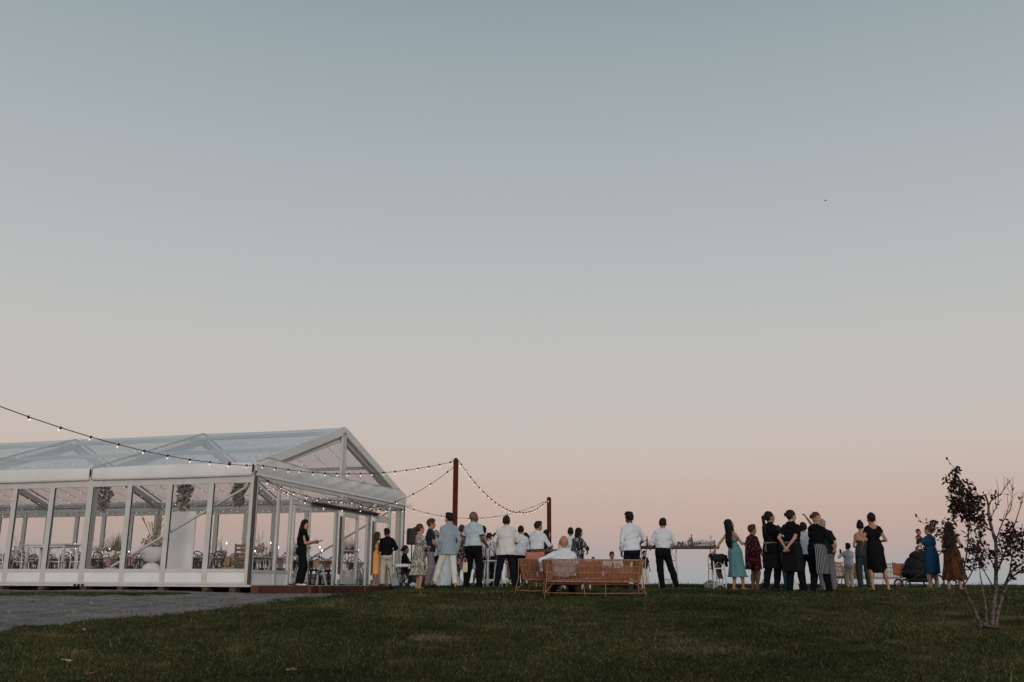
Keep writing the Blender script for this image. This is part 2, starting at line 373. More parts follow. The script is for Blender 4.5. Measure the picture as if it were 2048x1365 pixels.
# ---------------------------------------------------------------- marquee
M_ALU = mat('aluminium_frame', (.52, .50, .462), .45, .06, 3, spec=.4)
M_ALUD = mat('dull_frame', (.44, .41, .38), .5, .08, 3, spec=.35)
M_WPVC = mat('white_pvc', (.68, .665, .64), .45, .05, 1.2, bump=.25, bscale=2.5, spec=.35)
M_KICK = mat('white_panel', (.72, .70, .69), .4, .04, 2, spec=.35)
M_BLACK = mat('black_rubber', (.012, .012, .013), .5, .2, 8)
M_GLASS = clear_mat('window_glass', (.985, .985, .982), .003, (.6, .6, .6), .02, 1.25)
M_ROOF = clear_mat('clear_roof_pvc', (.86, .885, .92), .20, (.54, .59, .64), .10, 1.5, 1.0, .35)
M_GPVC = clear_mat('clear_gable_pvc', (.93, .93, .93), .06, (.6, .6, .6), .05, 1.45, 1, .2)
M_TIMB = mat('timber_block', (.075, .045, .028), .8, .3, 9)
M_MFLOOR = mat('dark_floor', (.05, .045, .04), .7, .2, 5)
marq = thing('marquee', 'large clear roofed marquee with glass walls and white valance', 'marquee', C0, MROT)
# child coordinates: x along the gable, y along the long side, z up from the floor
def mpart(name, b, m, parent=marq): return b.build(name, m, parent)
BAYS, BAY, W, EV, RZ = 4, 5.0, 10.0, 3.06, 4.75
slope = (RZ - EV) / 5.0
b = MB(); b.box(.0, W, 0.02, BAY*BAYS, -.06, -.001); mpart('floor_deck', b, M_MFLOOR)
for i in range(BAYS + 1):
    y = BAY * i + (.09 if i == 0 else 0)
    for x, s in ((.17, 1), (W - .17, -1)):
        b = MB(); b.box(x - .1, x + .1, y - .06, y + .06, -.02, 2.92, .008); mpart('upright', b, M_ALUD)
        b = MB(); b.beam((x, y, 2.88), (5, y, 2.88 + slope * (5 - .17)), .12, .2); mpart('rafter', b, M_ALUD)
for k, (x, w_) in enumerate(((.1, .1), (2.6, .07), (5, .12), (7.4, .07), (9.9, .1))):
    for i in range(BAYS):
        z = 2.86 + slope * (x if x <= 5 else W - x)
        b = MB(); b.box(x - w_/2, x + w_/2, BAY*i + .16, BAY*(i+1) - .07, z, z + .1); mpart('purlin', b, M_ALUD)
# long walls: mullions, rails, panes, kick panels
def long_wall(x, s):
    mm = M_ALU
    for j in range(BAYS * 4 + 1):
        y = 1.25 * j; wdt = .075 if j % 4 else .085
        b = MB(); b.box(min(x, x + s*.09), max(x, x + s*.09), y - wdt + (.06 if j == 0 else 0), y + wdt, .0, 2.76, .006); mpart('mullion', b, mm)
        if j == BAYS * 4: break
        y0, y1 = y + wdt + (.002), y + 1.25 - .077
        def rail(z0, z1, dx=.07, nm='rail'):
            b = MB(); b.box(min(x + s*.012, x + s*dx), max(x + s*.012, x + s*dx), y0, y1, z0, z1); mpart(nm, b, mm)
        rail(.30, .39); rail(2.56, 2.76); rail(.0, .055)
        b = MB(); b.box(min(x + s*.025, x + s*.05), max(x + s*.025, x + s*.05), y0, y1, .056, .299); mpart('kick_panel', b, M_KICK)
        b = MB(); b.box(min(x + s*.030, x + s*.036), max(x + s*.030, x + s*.036), y0, y1, .391, 2.559); mpart('pane', b, M_GLASS)
        b = MB(); b.box(min(x + s*.014, x + s*.034), max(x + s*.014, x + s*.034), y1 - .016, y1 - .001, .392, 2.555); mpart('gasket', b, M_BLACK)
    b = MB(); b.box(min(x - s*.02, x + s*.11), max(x - s*.02, x + s*.11), 0, BAY*BAYS, -.055, -.004); mpart('base_rail', b, mm)
    for i in range(BAYS):
        # valance: slightly bowed sheet with a rolled hem
        b = MB(); ny, rows = 20, 7; vs = []; fs = []
        for r in range(rows):
            t = r / (rows - 1)
            for k in range(ny + 1):
                u = k / ny; bow = .03 * math.sin(math.pi * u)
                z = 2.745 - .012 * math.sin(math.pi * u) + (EV - 2.745 + .05 * math.sin(math.pi * u) ** .7) * t
                vs.append((x - s * (.035 + .018 * math.sin(3.1 * t) + bow * .6 * (1 - t)) - s * .004 * math.sin(u * 23 + i), BAY*i + .05 + u * (BAY - .10), z))
        for r in range(rows - 1):
            for k in range(ny): q = r*(ny+1)+k; fs.append((q, q+1, q+ny+2, q+ny+1))
        n0 = len(vs); vs += [(a + s*.012, b_, c) for a, b_, c in vs]; fs += [tuple(q + n0 for q in f)[::-1] for f in fs]
        bd = [r*(ny+1) for r in range(rows)]
        for k in range(ny): fs += [(k, k + n0, k + 1 + n0, k + 1), ((rows-1)*(ny+1)+k, (rows-1)*(ny+1)+k+1, (rows-1)*(ny+1)+k+1+n0, (rows-1)*(ny+1)+k+n0)]
        b.add(vs, fs, True); mpart('valance', b, M_WPVC)
        b = MB(); b.tube([(x - s*(.04 + .02*math.sin(math.pi*u/20)), BAY*i + .05 + u/20*(BAY-.1), 2.742 - .012*math.sin(math.pi*u/20)) for u in range(21)], .012, 6); mpart('valance_hem', b, M_ALUD)
    for i in range(BAYS + 1):
        b = MB(); b.box(min(x - s*.05, x + s*.06), max(x - s*.05, x + s*.06), BAY*i - .035 + (.03 if i == 0 else 0), BAY*i + .035, 2.77, EV - .02, .006)
        pl = mpart('leg_bracket', b, M_ALUD)
        b = MB(); b.tube([(x - s*.065, BAY*i + .02, EV - .03), (x - s*.075, BAY*i - .01, 2.93), (x - s*.07, BAY*i + .01, 2.82)], [.018, .024, .014], 6); mpart('ratchet_strap', b, M_BLACK, pl)
long_wall(0.0, 1); long_wall(W, -1)
# roof skins with a light sag between the frames
for i in range(BAYS):
    for s in (1, -1):
        b = MB(); nu, nv = 12, 10; vs = []; fs = []
        for k in range(nv + 1):
            t = k / nv
            for j in range(nu + 1):
                u = j / nu; sag = .055 * math.sin(math.pi * u) * (.35 + math.sin(math.pi * t))
                xx = -.02 + 5.02 * t; z = EV + .015 + (RZ - EV) * t - sag
                vs.append((xx if s == 1 else W - xx, BAY*i + .03 + u * (BAY - .06), z))
        for k in range(nv):
            for j in range(nu): q = k*(nu+1)+j; fs.append((q, q+1, q+nu+2, q+nu+1))
        b.add(vs, fs, True); mpart('roof_sheet', b, M_ROOF)
for i in range(BAYS + 1):
    for s in (1, -1):       # keder rails the roof sheets slide into
        f = lambda xx: xx if s == 1 else W - xx
        b = MB(); b.beam((f(-.02), BAY*i, EV + .02), (f(5.0 - .02), BAY*i, RZ + .02), .07, .03); mpart('keder_rail', b, M_ALU)
# gable end (y = 0) and its far twin
def gable(y, sgn, doors):
    o = -sgn                                   # outward direction along y
    for s in (1, -1):
        f = lambda xx: xx if s == 1 else W - xx
        b = MB(); b.beam((f(-.03), y + o*.03, EV - .08), (f(4.998), y + o*.03, RZ - .085), .10, .24); mpart('gable_rafter', b, M_WPVC)
    b = MB(); b.box(4.86, 4.985, min(y, y+o*.08), max(y, y+o*.08), 2.6, RZ - .16, .006); mpart('gable_post', b, M_ALU)
    b = MB(); b.box(5.015, 5.13, min(y, y+o*.08), max(y, y+o*.08), 2.6, RZ - .16, .006); mpart('gable_post', b, M_ALU)
    for s in (1, -1):
        f = lambda xx: xx if s == 1 else W - xx
        b = MB(); b.add([(f(.75), y + o*.01, 3.12), (f(4.85), y + o*.01, 3.12), (f(4.85), y + o*.01, RZ - .27), (f(1.05), y + o*.01, 3.28)], [(0, 1, 2, 3)]); mpart('gable_sheet', b, M_GPVC)
        b = MB(); b.tube([(f(1.2), y + o*.02, 3.14), (f(4.8), y + o*.02, 4.3)], .012, 5); mpart('brace_wire', b, M_ALUD)
    # wrinkled white band over the doors
    b = MB(); nu, rows = 90, 8; vs = []; fs = []
    for r in range(rows):
        t = r / (rows - 1)
        for k in range(nu + 1):
            u = k / nu; xx = -.03 + u * (W + .06); top = min(3.30, EV + .05 + .34 * min(xx + .03, W + .03 - xx) ) - .10 * math.sin(math.pi * u)
            z = 2.745 + (top - 2.745) * t
            wr = .03 * (math.sin(u * 110 + 7 * t + 2 * math.sin(u * 17)) + .6 * math.sin(u * 57 - 9 * t)) * (.4 + .6 * math.sin(math.pi * u)) * t + .035 * math.sin(math.pi * t)
            vs.append((xx, y + o * (.085 + wr), z))
    for r in range(rows - 1):
        for k in range(nu): q = r*(nu+1)+k; fs.append((q, q+1, q+nu+2, q+nu+1))
    n0 = len(vs); vs += [(a, b_ - o*.012, c) for a, b_, c in vs]; fs += [tuple(q + n0 for q in g_)[::-1] for g_ in fs]
    for k in range(nu): fs += [(k, k+1, k+1+n0, k+n0), ((rows-1)*(nu+1)+k, (rows-1)*(nu+1)+k+n0, (rows-1)*(nu+1)+k+1+n0, (rows-1)*(nu+1)+k+1)]
    b.add(vs, fs, True); mpart('gable_band', b, M_WPVC)
    b = MB(); b.tube([(-.03, y + o*.09, 2.74), (W + .03, y + o*.09, 2.74)], .014, 6); mpart('valance_hem', b, M_ALUD)
    yb0, yb1 = min(y - o*.005, y + o*.075), max(y - o*.005, y + o*.075)
    b = MB(); b.box(.1, W - .1, yb0, yb1, 2.62, 2.735); mpart('head_rail', b, M_ALU)
    b = MB(); b.box(.0, W, yb0, yb1, -.055, -.003); mpart('base_rail', b, M_ALU)
    def mull(x, z0=0, z1=2.62, w_=.05):
        b = MB(); b.box(x - w_, x + w_, yb0 + .003, yb1 - .003, z0, z1, .005); mpart('mullion', b, M_ALU)
    def pane(x0, x1, z0, z1):
        b = MB(); b.box(x0, x1, y + o*.03 - .003, y + o*.03 + .003, z0, z1); mpart('pane', b, M_GLASS)
    def kick(x0, x1):
        b = MB(); b.box(x0, x1, y + o*.03 - .012, y + o*.03 + .012, .002, .30); mpart('kick_panel', b, M_KICK)
        b = MB(); b.box(x0, x1, yb0 + .005, yb1 - .005, .301, .37); mpart('rail', b, M_ALU)
    if not doors:
        xs_ = [0.05 + 1.2375 * k for k in range(9)]
        for x in xs_: mull(x)
        for a_, c_ in zip(xs_, xs_[1:]): kick(a_ + .052, c_ - .052); pane(a_ + .052, c_ - .052, .372, 2.618)
        return
    mull(.07, w_=.07); mull(W - .07, w_=.07); mull(1.25); mull(5.0, z0=2.26, w_=.06); mull(7.5, z0=2.26); mull(8.75); mull(2.5, z0=2.22, w_=.035); mull(1.96)
    for a_, c_ in ((.142, 1.198), (1.302, 1.908), (8.802, 9.858)): kick(a_, c_); pane(a_, c_, .372, 2.618)
    for a_, c_ in ((2.012, 2.463), (2.537, 4.938), (5.062, 7.448), (7.552, 8.698)): pane(a_, c_, 2.26, 2.618)
    b = MB(); b.box(2.012, 8.698, yb0 + .004, yb1 - .004, 2.17, 2.258); mpart('transom', b, M_ALU)
    mull(4.72, z1=2.168, w_=.06); mull(5.02, z1=2.168, w_=.05); mull(6.98, z1=2.168, w_=.05); mull(7.32, z1=2.168, w_=.05)
    pane(6.262, 6.928, .06, 2.168)
    mull(6.215, z1=2.168, w_=.045)
    def leaf(x0, x1, yo, bar=True):
        b = MB(); t = .022; yy = y + o*(.105 + yo)
        for (p0, p1, z0, z1) in ((x0, x0+.08, .03, 2.14), (x1-.08, x1, .03, 2.14), (x0+.081, x1-.081, 2.03, 2.14), (x0+.081, x1-.081, .03, .19)):
            b.box(p0, p1, yy - t, yy + t, z0, z1, .004)
        d = mpart('door', b, M_ALU)
        b = MB(); b.box(x0+.081, x1-.081, yy - .003, yy + .003, .191, 2.029); mpart('pane', b, M_GLASS, d)
        if bar:
            b = MB(); b.tube([(x0+.03, yy + o*.06, 1.02), (x1-.03, yy + o*.06, 1.02)], .018, 8); b.box(x0+.01, x0+.06, yy - .045, yy + .045, .95, 1.09); b.box(x1-.06, x1-.01, yy - .045, yy+.045, .95, 1.09); mpart('push_bar', b, M_ALUD, d)
            b = MB(); b.tube([(x1-.13, yy + o*.03, .92), (x1-.13, yy + o*.085, .9), (x1-.13, yy + o*.085, .66), (x1-.13, yy + o*.03, .64)], .013, 8); mpart('handle', b, M_ALUD, d)
        return d
    leaf(2.0, 2.98, .0); leaf(5.08, 6.16, .0); leaf(7.4, 8.6, .0, True)
    for x in (4.86, 7.16):     # leaves standing ajar, seen nearly edge on, with black brush seals
        b = MB(); Lf = .98
        for (p0, p1, z0, z1) in ((0, .07, .03, 2.13), (Lf - .07, Lf, .03, 2.13), (.071, Lf - .071, 2.03, 2.13), (.071, Lf - .071, .03, .19)): b.box(p0, p1, -.022, .022, z0, z1, .004)
        d = b.build('door', M_ALU, marq, (x, y + o*.1, 0), (0, 0, math.pi + rad(25)))
        b = MB(); b.box(.071, Lf - .071, -.003, .003, .191, 2.029); b.build('pane', M_GLASS, d)
        b = MB(); b.box(Lf - .06, Lf + .012, .023, .075, .35, 1.95, .004); b.box(-.05, .02, .023, .075, .30, 2.05, .004); b.build('door_seal', M_BLACK, d)
        b = MB(); b.box(Lf - .05, Lf + .02, .02, .09, .16, .30); b.box(Lf - .05, Lf + .02, .02, .09, 1.96, 2.08); b.build('hinge', M_ALU, d)
    b = MB(); b.box(3.0, 7.6, y + o*.12, y + o*.22, 2.27, 2.305, .008); b.box(3.0, 7.6, y + o*.1, y + o*.14, 2.21, 2.269, .005); mpart('door_canopy', b, mat('dark_canopy', (.03, .03, .035), .4, .2, 5))
gable(0.0, 1, True); gable(BAY * BAYS, -1, False)
for x_, z1_ in ((-.005, 2.74), (W - .055, 2.70)):      # dark brown strip standing in for the shaded gap where side wall meets gable
    b = MB(); b.box(x_, x_ + .06, -.085, -.012, .0, z1_, .004); mpart('corner_shade_strip', b, mat('gap_shade_brown', (.07, .055, .045), .6, .2, 6))
for x_ in (.145, 1.305, 8.805):
    b = MB(); b.box(x_, x_ + .014, -.068, -.02, .38 if x_ < 1.9 or x_ > 8.7 else 2.27, 2.61); mpart('gasket', b, M_BLACK)
# diagonal wind braces and packers
b = MB(); b.beam((.3, 4.3, .45), (.3, .25, 2.55), .05, .06, (1, 0, 0)); mpart('wind_brace', b, M_ALU)
b = MB(); b.beam((W - .3, 4.7, .2), (W - .3, .25, 2.6), .05, .06, (1, 0, 0)); mpart('wind_brace', b, M_ALUD)
for y in (.4, 1.2, 2.5, 3.75, 4.9, 6.25, 7.6, 9.2, 10.8, 12.4):
    b = MB(); b.box(.0, .26, y - .09, y + .09, -.24, -.057, .01); mpart('packing_block', b, M_TIMB)
for y in (4.88, 5.0, 5.12):
    b = MB(); b.box(-.06, .02, y - .03, y + .03, -.05, .0); mpart('anchor_clamp', b, M_BLACK)

# ---------------------------------------------------------------- timber deck along the gable
M_DECK = mat('stained_deck', (.045, .013, .007), .6, .3, 3.5, bump=.15, bscale=12, col2=(.075, .022, .011))
M_DECKL = mat('pale_deck', (.12, .04, .018), .6, .25, 4)
deck = thing('deck', 'low red brown timber deck running along the marquee doors', 'deck', C0, MROT)
DY = 1.75
for k in range(12):
    y1 = -.10 - k * (DY - .1) / 12; y0 = y1 - (DY - .1) / 12 + .008
    b = MB(); b.box(.15, 10.9, y0, y1, -.045, -.02); b.build('deck_board', M_DECK, deck)
for z0, z1 in ((-.34, -.205), (-.2, -.047)):
    b = MB(); b.box(.12, .149, -DY + .03, -.08, z0, z1); b.build('fascia_board', M_DECK, deck)
    b = MB(); b.box(.12, 10.9, -DY - .005, -DY + .025, z0, z1); b.build('fascia_board', M_DECK, deck)
for (x0, x1, y0, y1) in ((.085, .118, -.3, -.08), (.085, .118, -DY - .005, -DY + .06), (.5, .6, -DY - .035, -DY - .008), (3.2, 3.3, -DY - .035, -DY - .008)):
    b = MB(); b.box(x0, x1, y0, y1, -.36, -.03); b.build('trim_board', M_DECKL, deck)
# a small timber step against the door
b = MB(); b.box(-.2, .2, -.11, .11, 0, .09, .008)
tag(b.build('timber_block', M_DECKL, None, mq(2.0, -.42, -.02), (0, 0, MROT)), 'small orange timber block on the deck beside the waiting woman', 'block')
# ---------------------------------------------------------------- furniture makers
M_DARKW = mat('dark_bentwood', (.035, .022, .016), .4, .3, 8)
M_WHITEW = mat('white_painted_wood', (.70, .69, .67), .45, .06, 8)
M_TOP = mat('pale_table_top', (.50, .42, .35), .5, .15, 3)
M_BAR = mat('dark_bar_timber', (.055, .030, .019), .5, .35, 4, bump=.1, bscale=14)
M_RAT = mat('rattan_cane', (.25, .10, .042), .55, .3, 14, spec=.4)
M_RATD = mat('weathered_cane', (.31, .145, .068), .55, .3, 14, spec=.4)
M_ROSE = mat('rose_linen', (.42, .15, .125), .85, .12, 9, bump=.2, bscale=40)
M_NAP = mat('blush_napkin', (.50, .27, .22), .85, .12, 9)
M_STEEL = mat('white_hairpin_steel', (.62, .61, .60), .4, .05, 8, metal=.1)
def arc(pts_fn, n): return [pts_fn(i / n) for i in range(n + 1)]
def chair(name, m, seat_z=.46, label=''):
    t = thing(name, label, 'chair'); r = .2
    b = MB(); b.lathe([(.0, seat_z - .03), (.19, seat_z - .03), (.205, seat_z - .015), (.2, seat_z), (.17, seat_z + .004), (0, seat_z - .002)], 16); b.build('seat', m, t)
    for sx in (-1, 1):
        b = MB(); b.tube([(sx * .15, .14, seat_z - .02), (sx * .17, .18, seat_z * .5), (sx * .2, .22, 0)], [.017, .016, .013], 6); b.build('leg', m, t)
    # back legs run up into the hoop
    for sx in (-1, 1):
        b = MB(); b.tube([(sx * .18, -.27, 0), (sx * .165, -.2, seat_z * .55), (sx * .165, -.18, seat_z)], [.013, .016, .017], 6); b.build('leg', m, t)
    b = MB(); b.tube([(-.165, -.18, seat_z)] + [(-.19 * math.cos(math.pi * k / 10) * (1 if 0 < k < 10 else .98), -.20 - .05 * math.sin(math.pi * k / 10) - .02, seat_z + .26 + .17 * math.sin(math.pi * k / 10)) for k in range(11)] + [(.165, -.18, seat_z)], .014, 6); b.build('back_hoop', m, t)
    b = MB(); b.tube([(-.08, -.18, seat_z)] + [(-.11 * math.cos(math.pi * k / 8), -.21 - .04 * math.sin(math.pi * k / 8), seat_z + .22 + .12 * math.sin(math.pi * k / 8)) for k in range(9)] + [(.08, -.18, seat_z)], .010, 5); b.build('inner_hoop', m, t)
    zr = seat_z * .45
    b = MB(); b.tube([(.165 * math.cos(a * math.pi / 6), .165 * math.sin(a * math.pi / 6), zr) for a in range(12)], .010, 5, closed=True); b.build('stretcher_ring', m, t)
    return t
def stool(name, m, sz, label):
    """tall cross-back stool with bowed leg braces"""
    t = thing(name, label, 'stool')
    b = MB(); b.box(-.19, .19, -.18, .18, sz - .035, sz, .012); b.build('seat', m, t)
    for sx in (-1, 1):
        b = MB(); b.tube([(sx * .16, .15, sz - .03), (sx * .2, .2, 0)], [.018, .016], 6); b.build('leg', m, t)
        b = MB(); b.tube([(sx * .21, -.21, 0), (sx * .17, -.17, sz - .02), (sx * .175, -.2, sz + .2), (sx * .15, -.24, sz + .36)], [.016, .018, .016, .014], 6); b.build('leg', m, t)
    b = MB(); b.tube([(-.15, -.24, sz + .36), (-.09, -.27, sz + .40), (0, -.28, sz + .41), (.09, -.27, sz + .40), (.15, -.24, sz + .36)], .016, 6); b.build('top_rail', m, t)
    for sx in (-1, 1):
        b = MB(); b.tube([(sx * .16, -.19, sz + .03), (sx * .05, -.225, sz + .17), (-sx * .06, -.235, sz + .25), (-sx * .14, -.245, sz + .35)], .010, 5); b.build('cross_slat', m, t)
    for (ax, ay, bx_, by_) in ((-.19, .19, .19, .19), (-.19, -.2, .19, -.2), (-.19, -.19, -.19, .19), (.19, -.19, .19, .19)):
        b = MB(); b.tube([(ax, ay, sz * .30), (bx_, by_, sz * .30)], .012, 5); b.build('stretcher', m, t)
        b = MB(); b.tube([(ax * .98, ay * .98, .06 + sz * .08)] + [(ax + (bx_ - ax) * k / 6, ay + (by_ - ay) * k / 6, sz * (.10 + .18 * math.sin(math.pi * k / 6))) for k in range(1, 6)] + [(bx_ * .98, by_ * .98, .06 + sz * .08)], .011, 5); b.build('bowed_brace', m, t)
    return t
def trestle_table(name, label, ln=2.4, wd=.85, h=.75, m=None):
    t = thing(name, label, 'table'); m = m or M_TOP
    for k in range(3):
        y0 = -wd / 2 + k * wd / 3
        b = MB(); b.box(-ln / 2, ln / 2, y0 + .003, y0 + wd / 3 - .003, h - .04, h, .004); b.build('plank', m, t)
    for sx in (-1, 1):
        x = sx * (ln / 2 - .35)
        for sy in (-1, 1):
            b = MB(); b.beam((x, sy * .06, h - .06), (x + sx * .06, sy * .32, 0), .045, .045, (1, 0, 0)); b.build('leg', M_WHITEW, t)
        b = MB(); b.beam((x + sx*.03, -.2, h * .42), (x + sx*.03, .2, h * .42), .03, .04); b.build('cross_bar', M_WHITEW, t)
        b = MB(); b.box(x - .03, x + .03, -.36, .36, h - .075, h - .041); b.build('bearer', M_WHITEW, t)
    return t
# candles, posies, napkins
M_WAX = mat('wax', (.72, .68, .62), .5, .05, 9)
M_FLAME = mat('candle_flame', (1, .7, .4), .5, .05, 9, emit=(1, .72, .42), estr=9)
def candle_stick(name, label):
    t = thing(name, label, 'candle')
    b = MB(); b.lathe([(.0, 0), (.045, 0), (.045, .012), (.012, .03), (.012, .12), (.024, .13), (.024, .15), (0, .15)], 10); b.build('holder', M_BLACK, t)
    b = MB(); b.lathe([(.0, .15), (.011, .15), (.010, .36), (.004, .365), (0, .365)], 8); b.build('wax_taper', M_WAX, t)
    b = MB(); b.lathe([(.0, .366), (.007, .375), (.010, .39), (.004, .415), (0, .425)], 8); b.build('flame', M_FLAME, t)
    return t
M_PAMP = mat('dried_blooms', (.42, .35, .27), .9, .3, 12, col2=(.62, .55, .46))
M_PINKF = mat('blush_blooms', (.46, .27, .22), .9, .3, 12, col2=(.62, .45, .38))
M_GREENF = mat('olive_leaves', (.06, .075, .035), .8, .4, 10, col2=(.14, .15, .08))
M_BROWNF = mat('dried_palm', (.16, .12, .06), .8, .4, 10, col2=(.30, .24, .14))
def foliage(nl, rx, ry, rz, size, mats_w, seed, spikes=0, sl=.4):
    """loose bouquet: many small bent leaf faces and petals filling an ellipsoid, optional long plumes"""
    rg = random.Random(seed); b = MB()
    for i in range(nl):
        while True:
            p = Vector((rg.uniform(-1, 1), rg.uniform(-1, 1), rg.uniform(-1, 1)))
            if p.length < 1: break
        p *= (.55 + .45 * rg.random()) / max(.3, p.length) if rg.random() < .6 else 1
        c = Vector((p.x * rx * (1 + .25 * math.sin(5 * p.z + seed)), p.y * ry, p.z * rz))
        d = Vector((rg.gauss(0, 1), rg.gauss(0, 1), rg.gauss(.3, 1))).normalized(); e = d.orthogonal().normalized(); e.rotate(Matrix.Rotation(rg.uniform(0, 6.28), 3, d))
        s = size * rg.uniform(.5, 1.4); f = d.cross(e); b.cur = rg.choices(range(len(mats_w)), [w for _, w in mats_w])[0]
        b.add([c, c + d * s * .5 + e * s * .3 + f * s * .1, c + d * s, c + d * s * .5 - e * s * .3 + f * s * .1], [(0, 1, 2), (0, 2, 3)])
    for i in range(spikes):
        a = rg.uniform(0, 6.28); k = rg.uniform(.1, .75); d = Vector((math.cos(a) * k, math.sin(a) * k, 1)).normalized(); ln = sl * rg.uniform(.6, 1.2)
        b.cur = 0; b.tube([d * ln * .2, d * ln * .6 + Vector((0, 0, .01)), d * ln + Vector((d.x, d.y, -.2)) * .05], [.004, .006, .001], 4)
        for q in range(10):
            c = d * ln * rg.uniform(.45, 1); e = Vector((rg.gauss(0, 1), rg.gauss(0, 1), rg.gauss(0, 1))).normalized() * size * .7
            b.add([c, c + d * size * .8 + e * .35, c + d * size * 1.3], [(0, 1, 2)])
    return b
def posy(name, label, mats_w, seed, r=.2, spikes=6):
    t = thing(name, label, 'flowers')
    b = MB(); b.lathe([(.0, 0), (.07, 0), (.085, .05), (.06, .12), (.065, .14), (0, .135)], 10); b.build('vase', mat('bone_ceramic', (.6, .57, .52), .5, .05, 9), t)
    o = foliage(150, r, r, r * .6, .065, mats_w, seed, spikes, .45).build('blooms', [m for m, _ in mats_w], t, (0, 0, .12 + r * .5)); stuff(o)
    return t

FLO = EYE                                     # marquee floor level
# ---------------------------------------------------------------- dining rows inside the marquee
CH = chair('bentwood_chair', M_DARKW, .46, '')
TB = trestle_table('trestle_table', '')
CA = candle_stick('candle', '')
PO = [posy('flower_posy', '', [(M_PAMP, 5), (M_PINKF, 3), (M_BROWNF, 1)], 3), posy('flower_posy', '', [(M_PINKF, 5), (M_PAMP, 3), (M_GREENF, 1)], 8, .18, 4)]
NP = None
def napkin():
    t = thing('napkin', '', 'napkin'); b = MB()
    vs = []; 
    for r in range(6):
        for k in range(5):
            vs.append(((k - 2) * .045 + .006 * math.sin(r * 2 + k), .02 - .03 * min(r, 2) * .5 - .004 * math.sin(k * 2.2), .755 - (0 if r < 2 else (r - 1) * .06)))
    b.add(vs, [(r*5+k, r*5+k+1, r*5+k+6, r*5+k+5) for r in range(5) for k in range(4)], True)
    n0 = len(b.v); b.add([(x, y - .006, z) for x, y, z in vs], [(r*5+k, r*5+k+5, r*5+k+6, r*5+k+1) for r in range(5) for k in range(4)], True)
    o = b.build('cloth', M_NAP, t); return t
NP = napkin()
rows = [(2.45, [(1.6, 0), (4.15, 0), (6.7, 0), (9.25, 0), (11.8, 0)]), (5.6, [(1.7, 0), (4.25, 0), (6.8, 0), (9.35, 0), (11.9, 0), (14.4, 0)]), (8.3, [(1.6, 0), (4.15, 0), (6.7, 0), (9.25, 0), (11.8, 0), (14.3, 0)])]
ci = 0
rown = ['dining row nearest the side glass', 'middle dining row', 'dining row along the far wall']
for ri, (X, tabs) in enumerate(rows):
    for ti, (Y, _) in enumerate(tabs):
        g = 'trestle dining tables inside the marquee'
        place(TB, USED, mq(X, Y), MROT + math.pi / 2, 'pale trestle table in the %s inside the marquee' % rown[ri], g + ', ' + rown[ri])
        for k in range(4):
            yy = Y - .9 + .6 * k
            for s in (-1, 1):
                if ri == 0 and Y < 2.4 and s == -1 and k < 2: continue
                if random.random() < .06: continue
                jx, jy, ja = random.uniform(-.05, .05), random.uniform(-.06, .06), random.uniform(-.25, .25)
                place(CH, USED, mq(X + s * (.60 + jx), yy + jy), MROT + (math.pi / 2 if s == 1 else -math.pi / 2) + ja, 'dark bentwood chair at the %s' % rown[ri], 'dark bentwood chairs, ' + rown[ri])
                if (k + ti) % 2 == 0 or random.random() < .25:
                    place(NP, USED, mq(X + s * .43, yy), MROT + (math.pi / 2 if s == -1 else -math.pi / 2), 'blush napkin over a table edge in the %s' % rown[ri], 'blush napkins, ' + rown[ri])
        place(PO[(ri + ti) % 2], USED, mq(X, Y + random.uniform(-.3, .3), .75), random.uniform(0, 6), 'low posy of dried flowers on the %s' % rown[ri], 'table posies, ' + rown[ri])
        for dy in (-.75, .62):
            place(CA, USED, mq(X + random.uniform(-.1, .1), Y + dy, .75), 0, 'lit taper candle on the %s' % rown[ri], 'taper candles, ' + rown[ri])
# white bar table and stools by the side glass
def bar_frame(name, label):
    t = thing(name, label, 'table')
    for sx in (-1, 1):
        for sy in (-1, 1):
            b = MB(); b.box(sx*.62 - .035, sx*.62 + .035, sy*.27 - .035, sy*.27 + .035, 0, 1.03, .006); b.build('leg', M_WHITEW, t)
    b = MB(); b.box(-.72, .72, -.36, .36, 1.06, 1.10, .008); b.build('table_top', M_WHITEW, t)
    b = MB(); b.box(-.65, .65, -.3, .3, 1.0, 1.059); b.build('apron_rail', M_WHITEW, t)
    return t
bt = bar_frame('bar_table', 'white square legged bar table behind the side glass of the marquee'); bt.location = mq(1.25, 7.1); bt.rotation_euler.z = MROT + math.pi / 2
ST = stool('white_stool', M_WHITEW, .72, '')
for k, (X, Y, a) in enumerate(((.62, 7.55, -1.57), (.62, 6.35, -1.4), (.75, 5.75, -1.8), (.7, 8.3, -1.5))):
    place(ST, USED, mq(X, Y), MROT + a, 'white cross backed stool at the white bar table inside the marquee', 'white stools inside the marquee').scale = (.84, .84, .84)
# white urn with wild arrangement
t = thing('urn', 'big white round urn on a half dome foot behind the glass', 'urn', mq(1.05, 3.6))
M_URN = mat('white_plaster', (.66, .64, .62), .7, .06, 5)
b = MB(); b.lathe([(0, 0), (.25, 0), (.265, .2), (.265, .36), (.24, .46), (.17, .54), (.08, .575), (0, .58)], 24); b.build('foot', M_URN, t)
b = MB(); b.lathe([(0, .57), (.09, .575), (.21, .62), (.31, .72), (.35, .84), (.36, .98), (.335, .98), (.325, .90), (0, .88)], 28); b.build('bowl', M_URN, t)
t = thing('flower_arrangement', 'wild arrangement of dried palm and cream blooms in the white urn', 'flowers', mq(1.05, 3.6, .98))
mw = [(M_BROWNF, 3), (M_PAMP, 4), (M_PINKF, 2), (M_GREENF, 1)]
stuff(foliage(260, .32, .3, .22, .09, mw, 21, 14, .75).build('blooms', [m for m, _ in mw], t, (0, 0, .12)))
